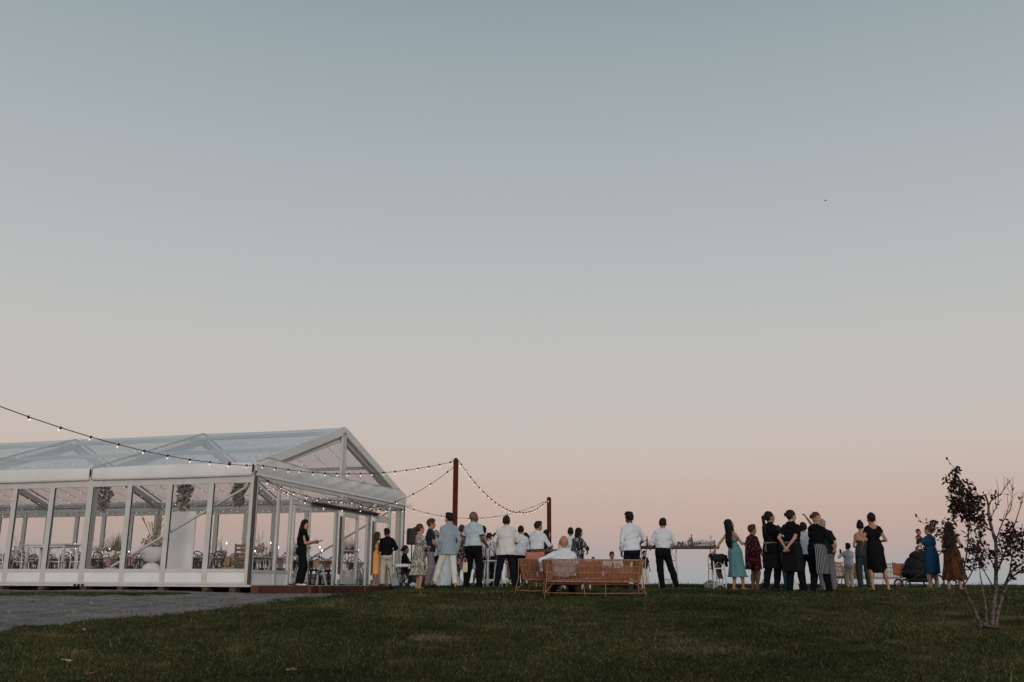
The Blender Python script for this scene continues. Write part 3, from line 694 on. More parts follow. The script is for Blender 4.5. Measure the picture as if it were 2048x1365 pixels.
# white ceremony panel with a hanging floral cloud over it
t = thing('backdrop_panel', 'plain white upright backdrop panel behind the side glass', 'panel', mq(1.2, 2.85), MROT + math.pi / 2)
b = MB(); b.box(-.42, .42, -.03, .03, .05, 1.95, .01); b.build('panel', M_WPVC, t)
b = MB(); b.box(-.40, -.3, -.2, .2, 0, .049); b.box(.3, .4, -.2, .2, 0, .049); b.build('foot', M_WHITEW, t)
def hanging(X, Y, zc, rx, rz, seed, label):
    t = thing('hanging_flowers', label, 'flowers', mq(X, Y, zc))
    mw = [(M_GREENF, 2), (M_BROWNF, 2), (M_PAMP, 6)]
    stuff(foliage(420, rx, rx * .8, rz, .10, mw, seed, 10, .5).build('blooms', [m for m, _ in mw], t))
    b = MB(); b.tube([(0, 0, 0), (0, 0, 3.0 + slope * X - zc)], .004, 4); b.build('hanging_wire', M_BLACK, t)
hanging(1.2, 2.85, 2.35, .22, .42, 5, 'loose grey green floral cloud hung over the white backdrop panel')
hanging(2.4, 1.9, 2.5, .20, .40, 6, 'loose grey floral cloud hung close to the marquee corner')
hanging(2.6, 6.65, 2.55, .24, .45, 7, 'loose dark floral cloud hung near the second frame of the marquee')
# big dried palm pots
def palm_pot(X, Y, seed, label, h=.9, r=.26):
    t = thing('palm_pot', label, 'plant', mq(X, Y))
    b = MB(); b.lathe([(0, 0), (.15, 0), (.2, .12), (.21, .3), (.17, .42), (.19, .45), (0, .43)], 16); b.build('pot', M_URN, t)
    rg = random.Random(seed); b = MB()
    for i in range(9):
        a = rg.uniform(0, 6.28); k = rg.uniform(.1, .5); d = Vector((math.cos(a) * k, math.sin(a) * k, 1)).normalized(); e = d.orthogonal().normalized(); e.rotate(Matrix.Rotation(rg.uniform(0, 6), 3, d))
        base = d * h * .45
        for q in range(9):
            w_ = (q - 4) / 4; tip = base + (d * math.cos(w_ * 1.1) + e * math.sin(w_ * 1.1)) * h * .5 * rg.uniform(.8, 1.1); s = (d.cross(e)) * .012
            b.add([base + s, base - s, tip], [(0, 1, 2)]); b.add([base + e * .012, base - e * .012, tip], [(0, 1, 2)])
        b.tube([(0, 0, 0), base], .006, 4)
    o = b.build('fronds', M_BROWNF, t, (0, 0, .42)); stuff(o)
palm_pot(1.75, 5.45, 4, 'tall dried palm fronds in a pale pot behind the side glass', 1.15)
palm_pot(4.4, .9, 9, 'dried palms in a pale pot just inside the double doors', 1.0)
palm_pot(7.0, .55, 15, 'dried palms in a pale pot behind the closed glass door', 1.25)
# lounge corner beside the front corner post: round woven chair and slatted chair
t = thing('woven_chair', 'round tan woven tub chair in the marquee corner', 'chair', mq(.95, .95), MROT + 2.5)
M_TAN = mat('tan_wicker', (.34, .22, .10), .7, .3, 18, bump=.6, bscale=70)
b = MB(); b.lathe([(0, .05), (.20, .05), (.30, .15), (.36, .32), (.37, .44), (.33, .44), (.31, .36), (0, .34)], 22); b.build('tub', M_TAN, t)
b = MB(); b.tube([(.35 * math.cos(a), .35 * math.sin(a), .46 + .30 * max(0, math.sin(a)) ** .8) for a in [math.pi * k / 10 for k in range(11)]], .022, 6); b.build('back_rim', M_TAN, t)
for k in range(9):
    a = math.pi * (k + 1) / 10
    b = MB(); b.tube([(.34 * math.cos(a), .34 * math.sin(a), .42), (.35 * math.cos(a), .35 * math.sin(a), .46 + .30 * math.sin(a) ** .8)], .014, 5); b.build('spindle', M_TAN, t)
t = thing('slatted_chair', 'brown ladder back chair against the front corner glass', 'chair', mq(.55, .42), MROT - 1.3)
M_BRNW = mat('brown_wood', (.13, .07, .04), .55, .3, 6)
for sx in (-1, 1):
    b = MB(); b.beam((sx*.2, -.2, 0), (sx*.2, -.24, 1.02), .04, .045); b.build('leg', M_BRNW, t)
    b = MB(); b.box(sx*.2 - .02, sx*.2 + .02, .18, .22, 0, .42); b.build('leg', M_BRNW, t)
b = MB(); b.box(-.23, .23, -.19, .24, .421, .455, .008); b.build('seat', M_BRNW, t)
for k in range(5):
    b = MB(); b.box(-.178, .178, -.245, -.22, .52 + k * .105, .585 + k * .105); b.build('slat', M_BRNW, t)
for k, (X, Y) in enumerate(((1.5, .55),)):
    t = thing('side_table', 'small pale round side table with blooms in the marquee corner', 'table', mq(X, Y))
    b = MB(); b.lathe([(0, .70), (.30, .70), (.30, .73), (0, .73)], 20); b.build('table_top', M_TOP, t)
    for q in range(3):
        a = q * 2.094; b = MB(); b.tube([(.08*math.cos(a), .08*math.sin(a), .70), (.22*math.cos(a), .22*math.sin(a), 0)], .014, 6); b.build('leg', M_WHITEW, t)
    p = place(PO[1], USED, mq(X, Y, .73), 1, 'blush posy on the small round side table in the corner')

# ---------------------------------------------------------------- fairy lights under the roof
M_FWIRE = mat('fairy_wire', (.10, .095, .09), .5, .1, 9)
M_FAIRY = mat('fairy_bulb', (1, .9, .75), .5, .02, 9, emit=(1, .86, .66), estr=4)
def fairy(pts, nb, label, group):
    t = thing('fairy_light_string', label, 'fairy lights', (0, 0, 0), 0, group)
    b = MB(); b.tube(pts, .006, 4); b.build('wire', M_FWIRE, t)
    b = MB(); k = len(pts) - 1
    for i in range(nb):
        u = (i + random.uniform(.2, .8)) / nb * k; j = min(int(u), k - 1); p = pts[j].lerp(pts[j + 1], u - j)
        b.ball(p + Vector((0, 0, -.012 - .02 * random.random())), .0068, 5, 4)
    stuff(b.build('bulbs', M_FAIRY, t))
for i in range(26):
    Y = .25 + i * .72
    for s in (0, 1):
        a = mq(.25 if s == 0 else W - .25, Y, 2.84); c = mq(5 + (-.05 if s == 0 else .05), Y + .5, 4.40)
        pts = [a.lerp(c, k / 8) - Vector((0, 0, .16 * math.sin(math.pi * k / 8))) for k in range(9)]
        fairy(pts, 9, 'fairy light strand draped up under the %s slope of the clear roof' % ('near' if s == 0 else 'far'), 'roof fairy lights, %s slope' % ('near' if s == 0 else 'far'))
for X, nm in ((.28, 'near'), (W - .28, 'far')):
    pts = [mq(X, .2 + k * .55, 2.70 - .07 * abs(math.sin(k * 1.57))) for k in range(36)]
    fairy(pts, 60, 'fairy lights looped along the %s eave inside the marquee' % nm, None)
fairy([mq(.3 + k * .47, .16, 2.52 - .05 * abs(math.sin(k * 1.57))) for k in range(21)], 34, 'fairy lights looped inside along the gable head rail', None)

# ---------------------------------------------------------------- festoon lights, poles
M_WIRE = mat('black_cable', (.012, .012, .012), .5, .1, 9)
M_BULB = mat('festoon_bulb', (1, .8, .6), .3, .02, 9, emit=(1, .58, .33), estr=.9)
_bulb = MB(); _bulb.lathe([(0, -.100), (.012, -.096), (.022, -.08), (.024, -.068), (.020, -.054), (.013, -.047), (0, -.046)], 10); BULB_ME = _bulb.mesh('bulb', M_BULB)
_hold = MB(); _hold.lathe([(0, -.05), (.019, -.05), (.026, -.03), (.022, .0), (.033, .012), (.026, .028), (0, .029)], 8); HOLD_ME = _hold.mesh('lamp_holder', M_WIRE)
def festoon(ends, sag, nb, label, wr=.0075, t0=0.0, t1=1.0, size=.78, tilt=.4):
    a, c = ends; t = thing('festoon_lights', label, 'string lights', a)
    pts = [a.lerp(c, k / 24) - Vector((0, 0, 4 * sag * (k / 24) * (1 - k / 24))) for k in range(25)]
    b = MB(); b.tube([p - a for p in pts], wr, 5); b.build('cable', M_WIRE, t)
    for i in range(nb):
        u = t0 + (t1 - t0) * (i + .5) / nb; p = a.lerp(c, u) - Vector((0, 0, 4 * sag * u * (1 - u)))
        h = link('lamp_holder', HOLD_ME, t, p - a, (random.gauss(0, tilt), random.gauss(0, tilt), 0)); h.scale = (size,) * 3
        link('bulb', BULB_ME, h)
D1, D2 = 27.0, 39.0
cor = mq(-.08, -.06, 2.98)
top1 = P(912, 922, D1); top2 = P(1098, 998, D2)
festoon((P(-330, 672, 13.0), cor), .42, 14, 'festoon string coming in from the upper left to the marquee corner', .009)
festoon((cor + Vector((.06, -.05, .02)), top1), .30, 17, 'upper festoon string from the marquee corner to the tall brown pole')
festoon((mq(-.05, -.16, 2.74), top1 - Vector((0, 0, .12))), 1.05, 11, 'deep sagging festoon string crossing the gable to the tall brown pole')
festoon((mq(.1, -.15, 2.70), mq(4.95, -.22, 2.50)), .18, 7, 'festoon string swagged across the near half of the gable')
festoon((mq(5.05, -.22, 2.55), mq(9.9, -.15, 2.60)), .14, 7, 'festoon string swagged across the far half of the gable')
festoon((mq(10.08, -.1, 2.70), top2 + Vector((0, 0, -.05))), .55, 11, 'long thin festoon string from the far marquee corner to the distant pole')
festoon((top1 + Vector((.08, 0, 0)), top2), .95, 26, 'drooping festoon string hung between the two brown poles')
M_POLE = mat('red_brown_steel', (.058, .014, .007), .7, .25, 5, col2=(.085, .021, .010), spec=.05)
def pole(top, lab, s=.14):
    g = gz(top.x, top.y); t = thing('light_pole', lab, 'pole', (top.x, top.y, g)); h = top.z - g + .03
    b = MB(); b.box(-s/2, s/2, -s/2, s/2, -.2, h, .012); b.build('post', M_POLE, t)
    b = MB(); b.lathe([(0, h), (.05, h), (.05, h + .03), (.02, h + .05), (0, h + .05)], 10); b.build('cap', M_POLE, t)
    b = MB(); b.tube([(-s/2 - .03, 0, h - .03), (-s/2 - .05, 0, h + .02), (0, 0, h + .045)], .008, 5); b.build('hook', M_ALUD, t)
pole(top1, 'tall red brown timber pole carrying the festoon lights'); pole(top2, 'shorter looking distant brown pole at the end of the lights', .17)
# red float lamp and bracket on the cable
pl = cor + (P(459, 928, 24.2) - cor); b = MB(); b.lathe([(0, -.05), (.03, -.045), (.05, 0), (.03, .045), (0, .05)], 10)
tag(b.build('red_lamp', mat('red_lamp', (.35, .02, .03), .4, .1, 9), None, P(459, 928, 24.2)), 'small red lamp clipped on the festoon string near the marquee corner', 'lamp')
# ---------------------------------------------------------------- people: bodies and clothes grown as smooth fields
def V3(*a): return np.array(a, float)
def nrm(v): return v / (np.linalg.norm(v) + 1e-9)
def rotm(ax, deg):
    return np.array(Matrix.Rotation(rad(deg), 3, ax))
def cap(a, b, ra, rb, sc=(1, 1, 1), R=None, fa=False, fb=False): return ('cap', np.asarray(a, float), np.asarray(b, float), ra, rb, np.asarray(sc, float), np.eye(3) if R is None else R, fa, fb)
def ell(c, r, R=None): return ('ell', np.asarray(c, float), np.asarray(r, float), np.eye(3) if R is None else R)
def loft(prof, pleat=0, amp=0.0, ph=0.0, R=None, o=(0, 0, 0)): return ('loft', np.array(prof, float), pleat, amp, ph, np.eye(3) if R is None else R, np.asarray(o, float))
def inflate(p, e):
    if p[0] == 'cap': return p[:3] + (p[3] + e, p[4] + e) + p[5:]
    if p[0] == 'ell': return (p[0], p[1], p[2] + e, p[3])
    return p
def bounds(p):
    if p[0] == 'cap':
        m = max(p[3], p[4]) * max(p[5]); return np.minimum(p[1], p[2]) - m, np.maximum(p[1], p[2]) + m
    if p[0] == 'ell': m = max(p[2]); return p[1] - m, p[1] + m
    q = p[1]; m = max(q[:, 1].max(), q[:, 2].max()) * (1 + p[3]) + .02
    pts = np.stack([q[:, 3], q[:, 4], q[:, 0]], -1) @ p[5].T + p[6]
    return pts.min(0) - m, pts.max(0) + m
def evalp(p, x):
    if p[0] == 'cap':
        _, a, b, ra, rb, sc, R, fa, fb = p
        q = ((x - a) @ R) / sc; ab = ((b - a) @ R) / sc; l2 = ab @ ab + 1e-9
        t = (q @ ab) / l2; tc = np.clip(t, 0, 1)
        d = (np.linalg.norm(q - tc[..., None] * ab, axis=-1) - (ra + (rb - ra) * tc)) * sc.min()
        L_ = np.linalg.norm(b - a)
        if fa: d = np.maximum(d, -t * L_)
        if fb: d = np.maximum(d, (t - 1) * L_)
        return d
    if p[0] == 'ell':
        _, c, r, R = p; q = (x - c) @ R; k0 = np.linalg.norm(q / r, axis=-1); k1 = np.linalg.norm(q / (r * r), axis=-1) + 1e-9
        return k0 * (k0 - 1) / k1
    _, q, n, amp, ph, R, o = p
    y = (x - o) @ R; z = y[..., 2]; o_ = np.argsort(q[:, 0]); q = q[o_]
    rx, ry, cx, cy = (np.interp(z, q[:, 0], q[:, k]) for k in (1, 2, 3, 4))
    dx, dy = y[..., 0] - cx, y[..., 1] - cy
    k = np.sqrt((dx / rx) ** 2 + (dy / ry) ** 2)
    if n:
        t = (z - q[0, 0]) / (q[-1, 0] - q[0, 0]); th = np.arctan2(dy / ry, dx / rx)
        k = k / (1 + amp * np.clip(1.1 - t, 0, 1) * (np.sin(n * th + ph + 2.5 * np.sin(z * 6 + ph)) + .4 * np.sin((2 * n + 1) * th - ph)))
    d = (k - 1) * np.minimum(rx, ry)
    return np.maximum(d, np.maximum(q[0, 0] - z, z - q[-1, 0]))
def grow(prims, h, k=.025, cuts=(), fold=0.0, seed=0, foldv=(14, 14, 30)):
    """smooth union of primitives on a grid, cut planes keep n.x < d, then naive surface nets"""
    lo = np.min([bounds(p)[0] for p in prims], 0) - 2.5 * h - k * .3; hi = np.max([bounds(p)[1] for p in prims], 0) + 2.5 * h + k * .3
    n = np.ceil((hi - lo) / h).astype(int) + 1
    F = np.full(n, .5)
    ax = [lo[i] + h * np.arange(n[i]) for i in range(3)]
    for p in prims:
        a, b = bounds(p); a = np.clip(np.floor((a - k - 2 * h - lo) / h).astype(int), 0, n - 1); b = np.clip(np.ceil((b + k + 2 * h - lo) / h).astype(int) + 1, 1, n)
        x = np.stack(np.meshgrid(*[ax[i][a[i]:b[i]] for i in range(3)], indexing='ij'), -1)
        d = evalp(p, x); S = F[a[0]:b[0], a[1]:b[1], a[2]:b[2]]
        hh = np.clip(.5 + .5 * (S - d) / k, 0, 1)
        F[a[0]:b[0], a[1]:b[1], a[2]:b[2]] = S * (1 - hh) + d * hh - k * hh * (1 - hh)
    X = np.meshgrid(*ax, indexing='ij')
    if fold:
        rg = np.random.default_rng(abs(seed)); ph = rg.uniform(0, 6.28, 8); A, B, C = foldv
        w = np.sin(X[2] * C + 3 * np.sin(X[0] * A * .5 + ph[0]) + 2 * np.sin(X[1] * B * .6 + ph[1])) + .7 * np.sin(X[0] * A + 2 * np.sin(X[2] * C * .3 + ph[2])) + .6 * np.sin(X[1] * B + X[2] * C * .45 + ph[3]) 
        F = F + fold * w * .28
        def ridge(p): return (1 - np.abs(np.sin(p))) ** 2
        m1 = .5 + .5 * np.sin(X[2] * 7 + X[0] * 5 + ph[4]); m2 = .5 + .5 * np.sin(X[2] * 6 - X[0] * 6 + ph[5])
        bend = 1.6 * np.sin(X[0] * 7 + ph[6]) + 1.2 * np.sin(X[2] * 5 + ph[7])
        F = F - fold * (1.0 * m1 * ridge(X[0] * A * .9 + X[1] * B * .6 + X[2] * C * .75 + bend) + 1.0 * m2 * ridge(-X[0] * A * .9 + X[1] * B * .5 + X[2] * C * .8 - bend) - .35)
    for nv, dd in cuts:
        F = np.maximum(F, nv[0] * X[0] + nv[1] * X[1] + nv[2] * X[2] - dd)
    F[0], F[-1], F[:, 0], F[:, -1], F[:, :, 0], F[:, :, -1] = (1,) * 6
    I = F < 0
    cs = np.zeros(n - 1, int)
    for i in (0, 1):
        for j in (0, 1):
            for l in (0, 1): cs += I[i:n[0]-1+i, j:n[1]-1+j, l:n[2]-1+l]
    act = (cs > 0) & (cs < 8); ci = np.argwhere(act)
    if not len(ci): return np.zeros((0, 3)), np.zeros((0, 4), int)
    vid = np.full(n - 1, -1); vid[act] = np.arange(len(ci))
    acc = np.zeros((len(ci), 3)); cnt = np.zeros(len(ci))
    for axd in range(3):
        o1, o2 = [q for q in range(3) if q != axd]
        for u in (0, 1):
            for v in (0, 1):
                off = np.zeros(3, int); off[o1] = u; off[o2] = v; e = off.copy(); e[axd] = 1
                f0 = F[tuple((ci + off).T)]; f1 = F[tuple((ci + e).T)]; m = (f0 < 0) != (f1 < 0)
                t = np.where(m, f0 / np.where(m, f0 - f1, 1), 0)
                pt = off[None] + np.zeros((len(ci), 3)); pt[:, axd] = t
                acc += pt * m[:, None]; cnt += m
    vs = lo + h * (ci + acc / cnt[:, None])
    quads = []
    for axd in range(3):
        o1, o2 = [(1, 2), (2, 0), (0, 1)][axd]
        sl0 = [slice(1, n[q] - 1) for q in range(3)]; sl0[axd] = slice(0, n[axd] - 1); sl1 = list(sl0); sl1[axd] = slice(1, n[axd])
        a, b = I[tuple(sl0)], I[tuple(sl1)]; st = np.array([1, 1, 1]); st[axd] = 0
        for m, flip in ((a & ~b, False), (~a & b, True)):
            g = np.argwhere(m) + st
            if not len(g): continue
            e1 = np.zeros(3, int); e1[o1] = 1; e2 = np.zeros(3, int); e2[o2] = 1
            q = np.stack([vid[tuple((g - e1 - e2).T)], vid[tuple((g - e2).T)], vid[tuple(g.T)], vid[tuple((g - e1).T)]], -1)
            quads.append(q[:, ::-1] if flip else q)
    return vs, np.concatenate(quads)
def ik(a, t, l1, l2, pole):
    d = t - a; L_ = min(np.linalg.norm(d), (l1 + l2) * .999); u = nrm(d); x = (l1*l1 - l2*l2 + L_*L_) / (2*L_); h = math.sqrt(max(0, l1*l1 - x*x))
    pl = pole - u * (pole @ u); pl = nrm(pl); return a + u * x + pl * h, a + u * L_
def hand(b, w, d, pn, s, curl=.5):
    """palm and five unequal bent fingers; d = forearm direction, pn = direction the palm faces"""
    d = nrm(d); pn = nrm(pn - d * (pn @ d)); sd = np.cross(d, pn)
    c = w + d * .045 * s
    b.ball(tuple(c), (.001, .001, .001)) if False else None
    rows = [(w - d * .01 * s, .024, .020), (w + d * .03 * s, .036, .016), (w + d * .075 * s, .040, .014), (w + d * .09 * s, .036, .011)]
    vs = []
    for p, rw, rt in rows:
        for j in range(8):
            a = j * math.pi / 4; vs.append(p + sd * rw * s * math.cos(a) + pn * rt * s * math.sin(a))
    b.add(vs, [(r*8+j, r*8+(j+1) % 8, (r+1)*8+(j+1) % 8, (r+1)*8+j) for r in range(3) for j in range(8)] + [tuple(range(24, 32))], True)
    for i, (off, ln) in enumerate(((-.030, .068), (-.010, .078), (.010, .073), (.029, .058))):
        p = w + d * .082 * s + sd * off * s; pts = [p]; dr = d.copy()
        for q in range(3):
            an = curl * (.5 + .35 * q) + .05 * i; dr = nrm(d * math.cos(an * (q + 1) * .6) + pn * math.sin(an * (q + 1) * .6)); p = p + dr * ln * s * (.42, .33, .25)[q]; pts.append(p)
        b.tube(pts, [.0098 * s, .0095 * s, .0085 * s, .0065 * s], 6)
    p = w + d * .02 * s - sd * .028 * s
    b.tube([p, p + (d * .6 - sd * .7 + pn * .35) * .038 * s, p + (d * .85 - sd * .55 + pn * .6) * .072 * s], [.013 * s, .011 * s, .008 * s], 6)
SKIN = {'fair': (.43, .235, .165), 'tan': (.33, .165, .10), 'olive': (.26, .135, .085), 'brown': (.13, .062, .038), 'ruddy': (.40, .165, .105)}
def skin(k): return mat('skin_' + k, SKIN[k], .5, .10, 7, spec=.35)
def hairm(k): return mat('hair_' + k, {'black': (.012, .010, .009), 'dark': (.022, .014, .010), 'brown': (.06, .033, .02), 'grey': (.22, .21, .20), 'chestnut': (.075, .035, .02)}[k], .5, .35, 30, bump=.6, bscale=60, spec=.1)
def cloth(name, c, **k):
    kw = dict(rough=.85, var=.06, scale=5, bump=.8, bscale=11, spec=.08); kw.update(k); return mat('cloth_' + name, c, **kw)
M_EYE = mat('eye_dark', (.02, .015, .012), .3, .1, 9); M_LIP = mat('lips', (.30, .10, .08), .5, .1, 9)
PEOPLE = {}
def person(label, u, d, heading, H=1.75, fem=False, g=1.0, skin_='tan', hair=('short', 'dark'), lean=0, side=0, twist=0, hl=None, hr=None, el=None, er=None, fl=None, fr=None,
           head=(0, 0), top=None, bottom=None, dress=None, shoes='black', apron=None, seat=None, extra=None, v_foot=None, detail=1.0, belt=None, base_z=None, x=None, curl=.55, collar=None, hands=(None, None), hs=1.10):
    rv = random.Random(int(u * 7 + H * 100))
    if twist == 0: twist = rv.uniform(-9, 9)
    if side == 0: side = rv.uniform(-2.5, 2.5)
    if fl is None and seat is None: fl = (-.11 - rv.uniform(-.02, .05), rv.uniform(-.10, .10), 0)
    if fr is None and seat is None: fr = (.11 + rv.uniform(-.02, .05), rv.uniform(-.10, .10), 0)
    s = H / 1.75; hp = .0155 * s / detail if detail < 1 else .0150 * s; hp = max(hp, .0105)
    # ---- skeleton (x right, y forward, z up; metres at 1.75 m, scaled at the end through s)
    pz = .93 if seat is None else seat + .09
    Rt = rotm('Z', -twist) @ rotm('X', -lean) @ rotm('Y', side)
    piv = V3(0, 0, pz + .02)
    T = lambda p: Rt @ (V3(*p) - V3(0, 0, .95)) + piv
    shw = .165 if not fem else .145; shw *= (.8 + .2 * g)
    SH = {1: T((shw + .008, 0, 1.402)), -1: T((-shw - .008, 0, 1.402))}
    HP = {1: V3(.088, 0, pz - .01), -1: V3(-.088, 0, pz - .01)}
    FT = {1: V3(*(fr or (.11, .0, 0))), -1: V3(*(fl or (-.11, 0.0, 0)))}
    AN, KN, EL, WR = {}, {}, {}, {}
    for q in (1, -1):
        an = FT[q] + V3(0, 0, .085)
        KN[q], AN[q] = ik(HP[q], an, .43, .42, V3(q * .12, 1, 0))
        if seat is not None: pass
        tgt = (hr if q == 1 else hl) or (q * (shw + .10 * g), .06, .86)
        tgt = V3(*tgt); pole = (er if q == 1 else el); pole = V3(*pole) if pole else V3(q * .45, -1, -.1)
        EL[q], WR[q] = ik(SH[q], tgt, .295, .265, pole)
    gt = g
    tors = []
    if not fem:
        tors += [cap(T((-.066, 0, .95)), T((.066, 0, .95)), .106 * gt, .106 * gt, (1, .88, 1), Rt), cap(T((-.055, .01 * gt, 1.09)), T((.055, .01 * gt, 1.09)), .112 * gt ** 1.3, .112 * gt ** 1.3, (1, .9, 1), Rt),
                 cap(T((-.085, 0, 1.29)), T((.085, 0, 1.29)), .118 * gt, .118 * gt, (1, .88, 1.05), Rt)]
    else:
        tors += [cap(T((-.075, -.01, .95)), T((.075, -.01, .95)), .112 * gt, .112 * gt, (1, .9, 1), Rt), cap(T((-.05, 0, 1.11)), T((.05, 0, 1.11)), .088 * gt ** 1.4, .088 * gt ** 1.4, (1, .92, 1), Rt),
                 cap(T((-.07, 0, 1.29)), T((.07, 0, 1.29)), .098 * gt, .098 * gt, (1, .9, 1.05), Rt), ell(T((-.07, .085, 1.27)), V3(.07, .06, .07) * gt, Rt), ell(T((.07, .085, 1.27)), V3(.07, .06, .07) * gt, Rt)]
    tors += [cap(T((-shw + .02, -.005, 1.395)), T((shw - .02, -.005, 1.395)), .060 * gt ** .5, .060 * gt ** .5, (1, 1, .9), Rt), cap(T((-shw + .01, -.005, 1.415)), T((-.02, -.01, 1.475)), .038, .045), cap(T((shw - .01, -.005, 1.415)), T((.02, -.01, 1.475)), .038, .045), cap(T((0, -.01, 1.40)), T((0, 0, 1.47)), .085 * gt ** .6, .056, (1.2, 1, 1), Rt)]
    if seat is None: tors += [ell(T((q * .068, -.045, .90)), V3(.09, .083, .10) * gt) for q in (1, -1)]
    neck = [cap(T((0, -.008, 1.43)), T((0, .018, 1.56)), .056 * gt ** .4, .052 * gt ** .4)]
    arms = {}; legs = {}
    af = (.94 if not fem else .80) * gt ** .6; lf = (1.0 if not fem else .98) * gt ** .7
    for q in (1, -1):
        arms[q] = [cap(SH[q], EL[q], .052 * af, .041 * af), cap(EL[q], WR[q], .043 * af, .028 * af)]
        legs[q] = [cap(HP[q], KN[q], .092 * lf, .058 * lf), cap(KN[q], AN[q], .058 * lf, .036 * lf), ell(KN[q] * .6 + AN[q] * .4 + V3(0, -.02, .02), V3(.05, .055, .12) * lf)]
    # ---- empty
    if x is None:
        rx_, _ = ray(u, 1172); X_, Y_ = rx_ * d, d
    else: X_, Y_ = x
    zb = gz(X_, Y_) - .012 if base_z is None else base_z
    t = thing('person', label, 'person', (X_, Y_, zb), -rad(heading)); t.scale = (s, s, s)
    detail = detail if d < 28 else .82 * detail
    h = .0205 / detail; h2 = .013 / max(.8, detail)
    def piece(name, prims, m, hh=None, parent=t, **k):
        v, q = grow(prims, hh or h, **k)
        if not len(q): return None
        return link(name, fast_mesh(name, v, q.ravel(), 4, m, True), parent)
    # ---- body (skin): torso, limbs, feet; finer head; hands
    feet = []; shoe = {}
    for q in (1, -1):
        fy = rotm('Z', -q * 14); f = lambda p, c=AN[q]: c + fy @ V3(*p)
        pd = FT[q][2] > .02
        if pd: fy = rotm('Z', -q * 8) @ rotm('X', -28)
        if seat is not None: fy = rotm('Z', -q * 10)
        shoe[q] = [cap(f((0, -.035, -.048)), f((0, .06, -.05)), .036, .034), cap(f((0, .05, -.052)), f((q * .008, .15, -.06)), .040, .030, (1.05, 1, .8))]
        feet += [inflate(p, -.004) for p in shoe[q]]
    ct, cl_ = (top is not None and not top.get('low')), (bottom is not None)
    sl_ = (top or dress or {}).get('sleeve', 'long' if top else 'none')
    body = [inflate(p, -.012) for p in tors] if (ct or dress) and not (dress or {}).get('low') and not (dress or {}).get('backlow') else list(tors)
    for q in (1, -1):
        body += [inflate(arms[q][0], -.010 if sl_ in ('long', '3q') else 0), inflate(arms[q][1], 0)]
        body += [inflate(p, -.012) for p in legs[q]] if cl_ else [inflate(legs[q][0], -.012)] + legs[q][1:]
    body += neck + feet
    cutf = [((0, 0, -1), -.004)] if seat is None else []
    bv, bq = grow(body, h, .02, cuts=cutf)
    Rh = Rt @ rotm('Z', -head[0]) @ rotm('X', -head[1])
    hc = T((0, .022, 1.625 + (hs - 1) * .10)); Hh = lambda a, b_, c: hc + Rh @ (V3(a, b_, c) * hs)
    hpr = [ell(Hh(0, -.010, .022), V3(.076, .096, .104), Rh), ell(Hh(0, .022, -.05), V3(.058, .072, .072), Rh), ell(Hh(0, .062, -.088), V3(.03, .025, .025), Rh), cap(Hh(0, .083, .012), Hh(0, .106, -.026), .009, .014),
           ell(Hh(.079, -.008, -.012), V3(.011, .022, .032), Rh), ell(Hh(-.079, -.008, -.012), V3(.011, .022, .032), Rh), ell(Hh(.036, .072, -.028), V3(.028, .022, .024), Rh), ell(Hh(-.036, .072, -.028), V3(.028, .022, .024), Rh),
           cap(T((0, .0, 1.50)), Hh(0, -.02, -.06), .052 * gt ** .4, .052, ), cap(Hh(-.045, .078, .03), Hh(.045, .078, .03), .012, .012)]
    if hs != 1: hpr = [(('ell', p[1], p[2] * hs, p[3]) if p[0] == 'ell' else (inflate(p, p[3] * (hs - 1)) if i_ != 8 else p)) for i_, p in enumerate(hpr)]
    hv, hq = grow(hpr, .0125 / max(.8, detail), .012)
    b = MB()
    b.add(bv, [tuple(r) for r in bq], True); b.add(hv, [tuple(r) for r in hq], True)
    for q in (1, -1):
        fd = WR[q] - EL[q]; pn = hands[0 if q == -1 else 1]
        pn = V3(*pn) if pn else V3(-q * .8, .45, -.1)
        hand(b, WR[q], fd, pn, 1.02 if not fem else .92, curl)
    b.cur = 1
    for q in (1, -1): b.ball(tuple(Hh(q * .031, .083, .004)), (.012, .009, .007), 6, 4)
    for q in (1, -1): b.ball(tuple(Hh(q * .033, .086, .030)), (.018, .006, .004), 6, 4)
    b.cur = 2; b.ball(tuple(Hh(0, .090, -.060)), (.022, .010, .007), 8, 4)
    b.build('body', [skin(skin_), M_EYE, M_LIP], t)
    # ---- hair
    st, hcl = hair; Hm = hairm(hcl)
    capell = ell(Hh(0, -.018, .032), V3(.087, .106, .108), Rh)
    nrmv = Rh @ nrm(V3(0, .74, -.67)); c0 = Hh(0, .088, .072)
    hl_cut = [(nrmv, float(nrmv @ c0))]
    if st not in ('bald',):
        if st == 'buzz': capell = ell(Hh(0, -.013, .026), V3(.080, .101, .107), Rh)
        if hs != 1: capell = ('ell', capell[1], capell[2] * hs, capell[3])
        pr = [capell]
        if st == 'short': pr += [ell(Hh(0, .02, .095), V3(.07, .075, .05) * hs, Rh)]
        if st == 'curly': pr += [ell(Hh(dx, dy, .105 + .01 * math.sin(dx * 90)), V3(.034, .034, .036)) for dx in (-.05, -.015, .02, .052) for dy in (-.05, 0, .05)]
        if st == 'quiff': pr += [ell(Hh(0, .03, .11), V3(.066, .07, .045), Rh)]
        piece('hair', pr, Hm, h2, k=.012, cuts=hl_cut, fold=.008, seed=int(u), foldv=(50, 50, 40))
        pr = []
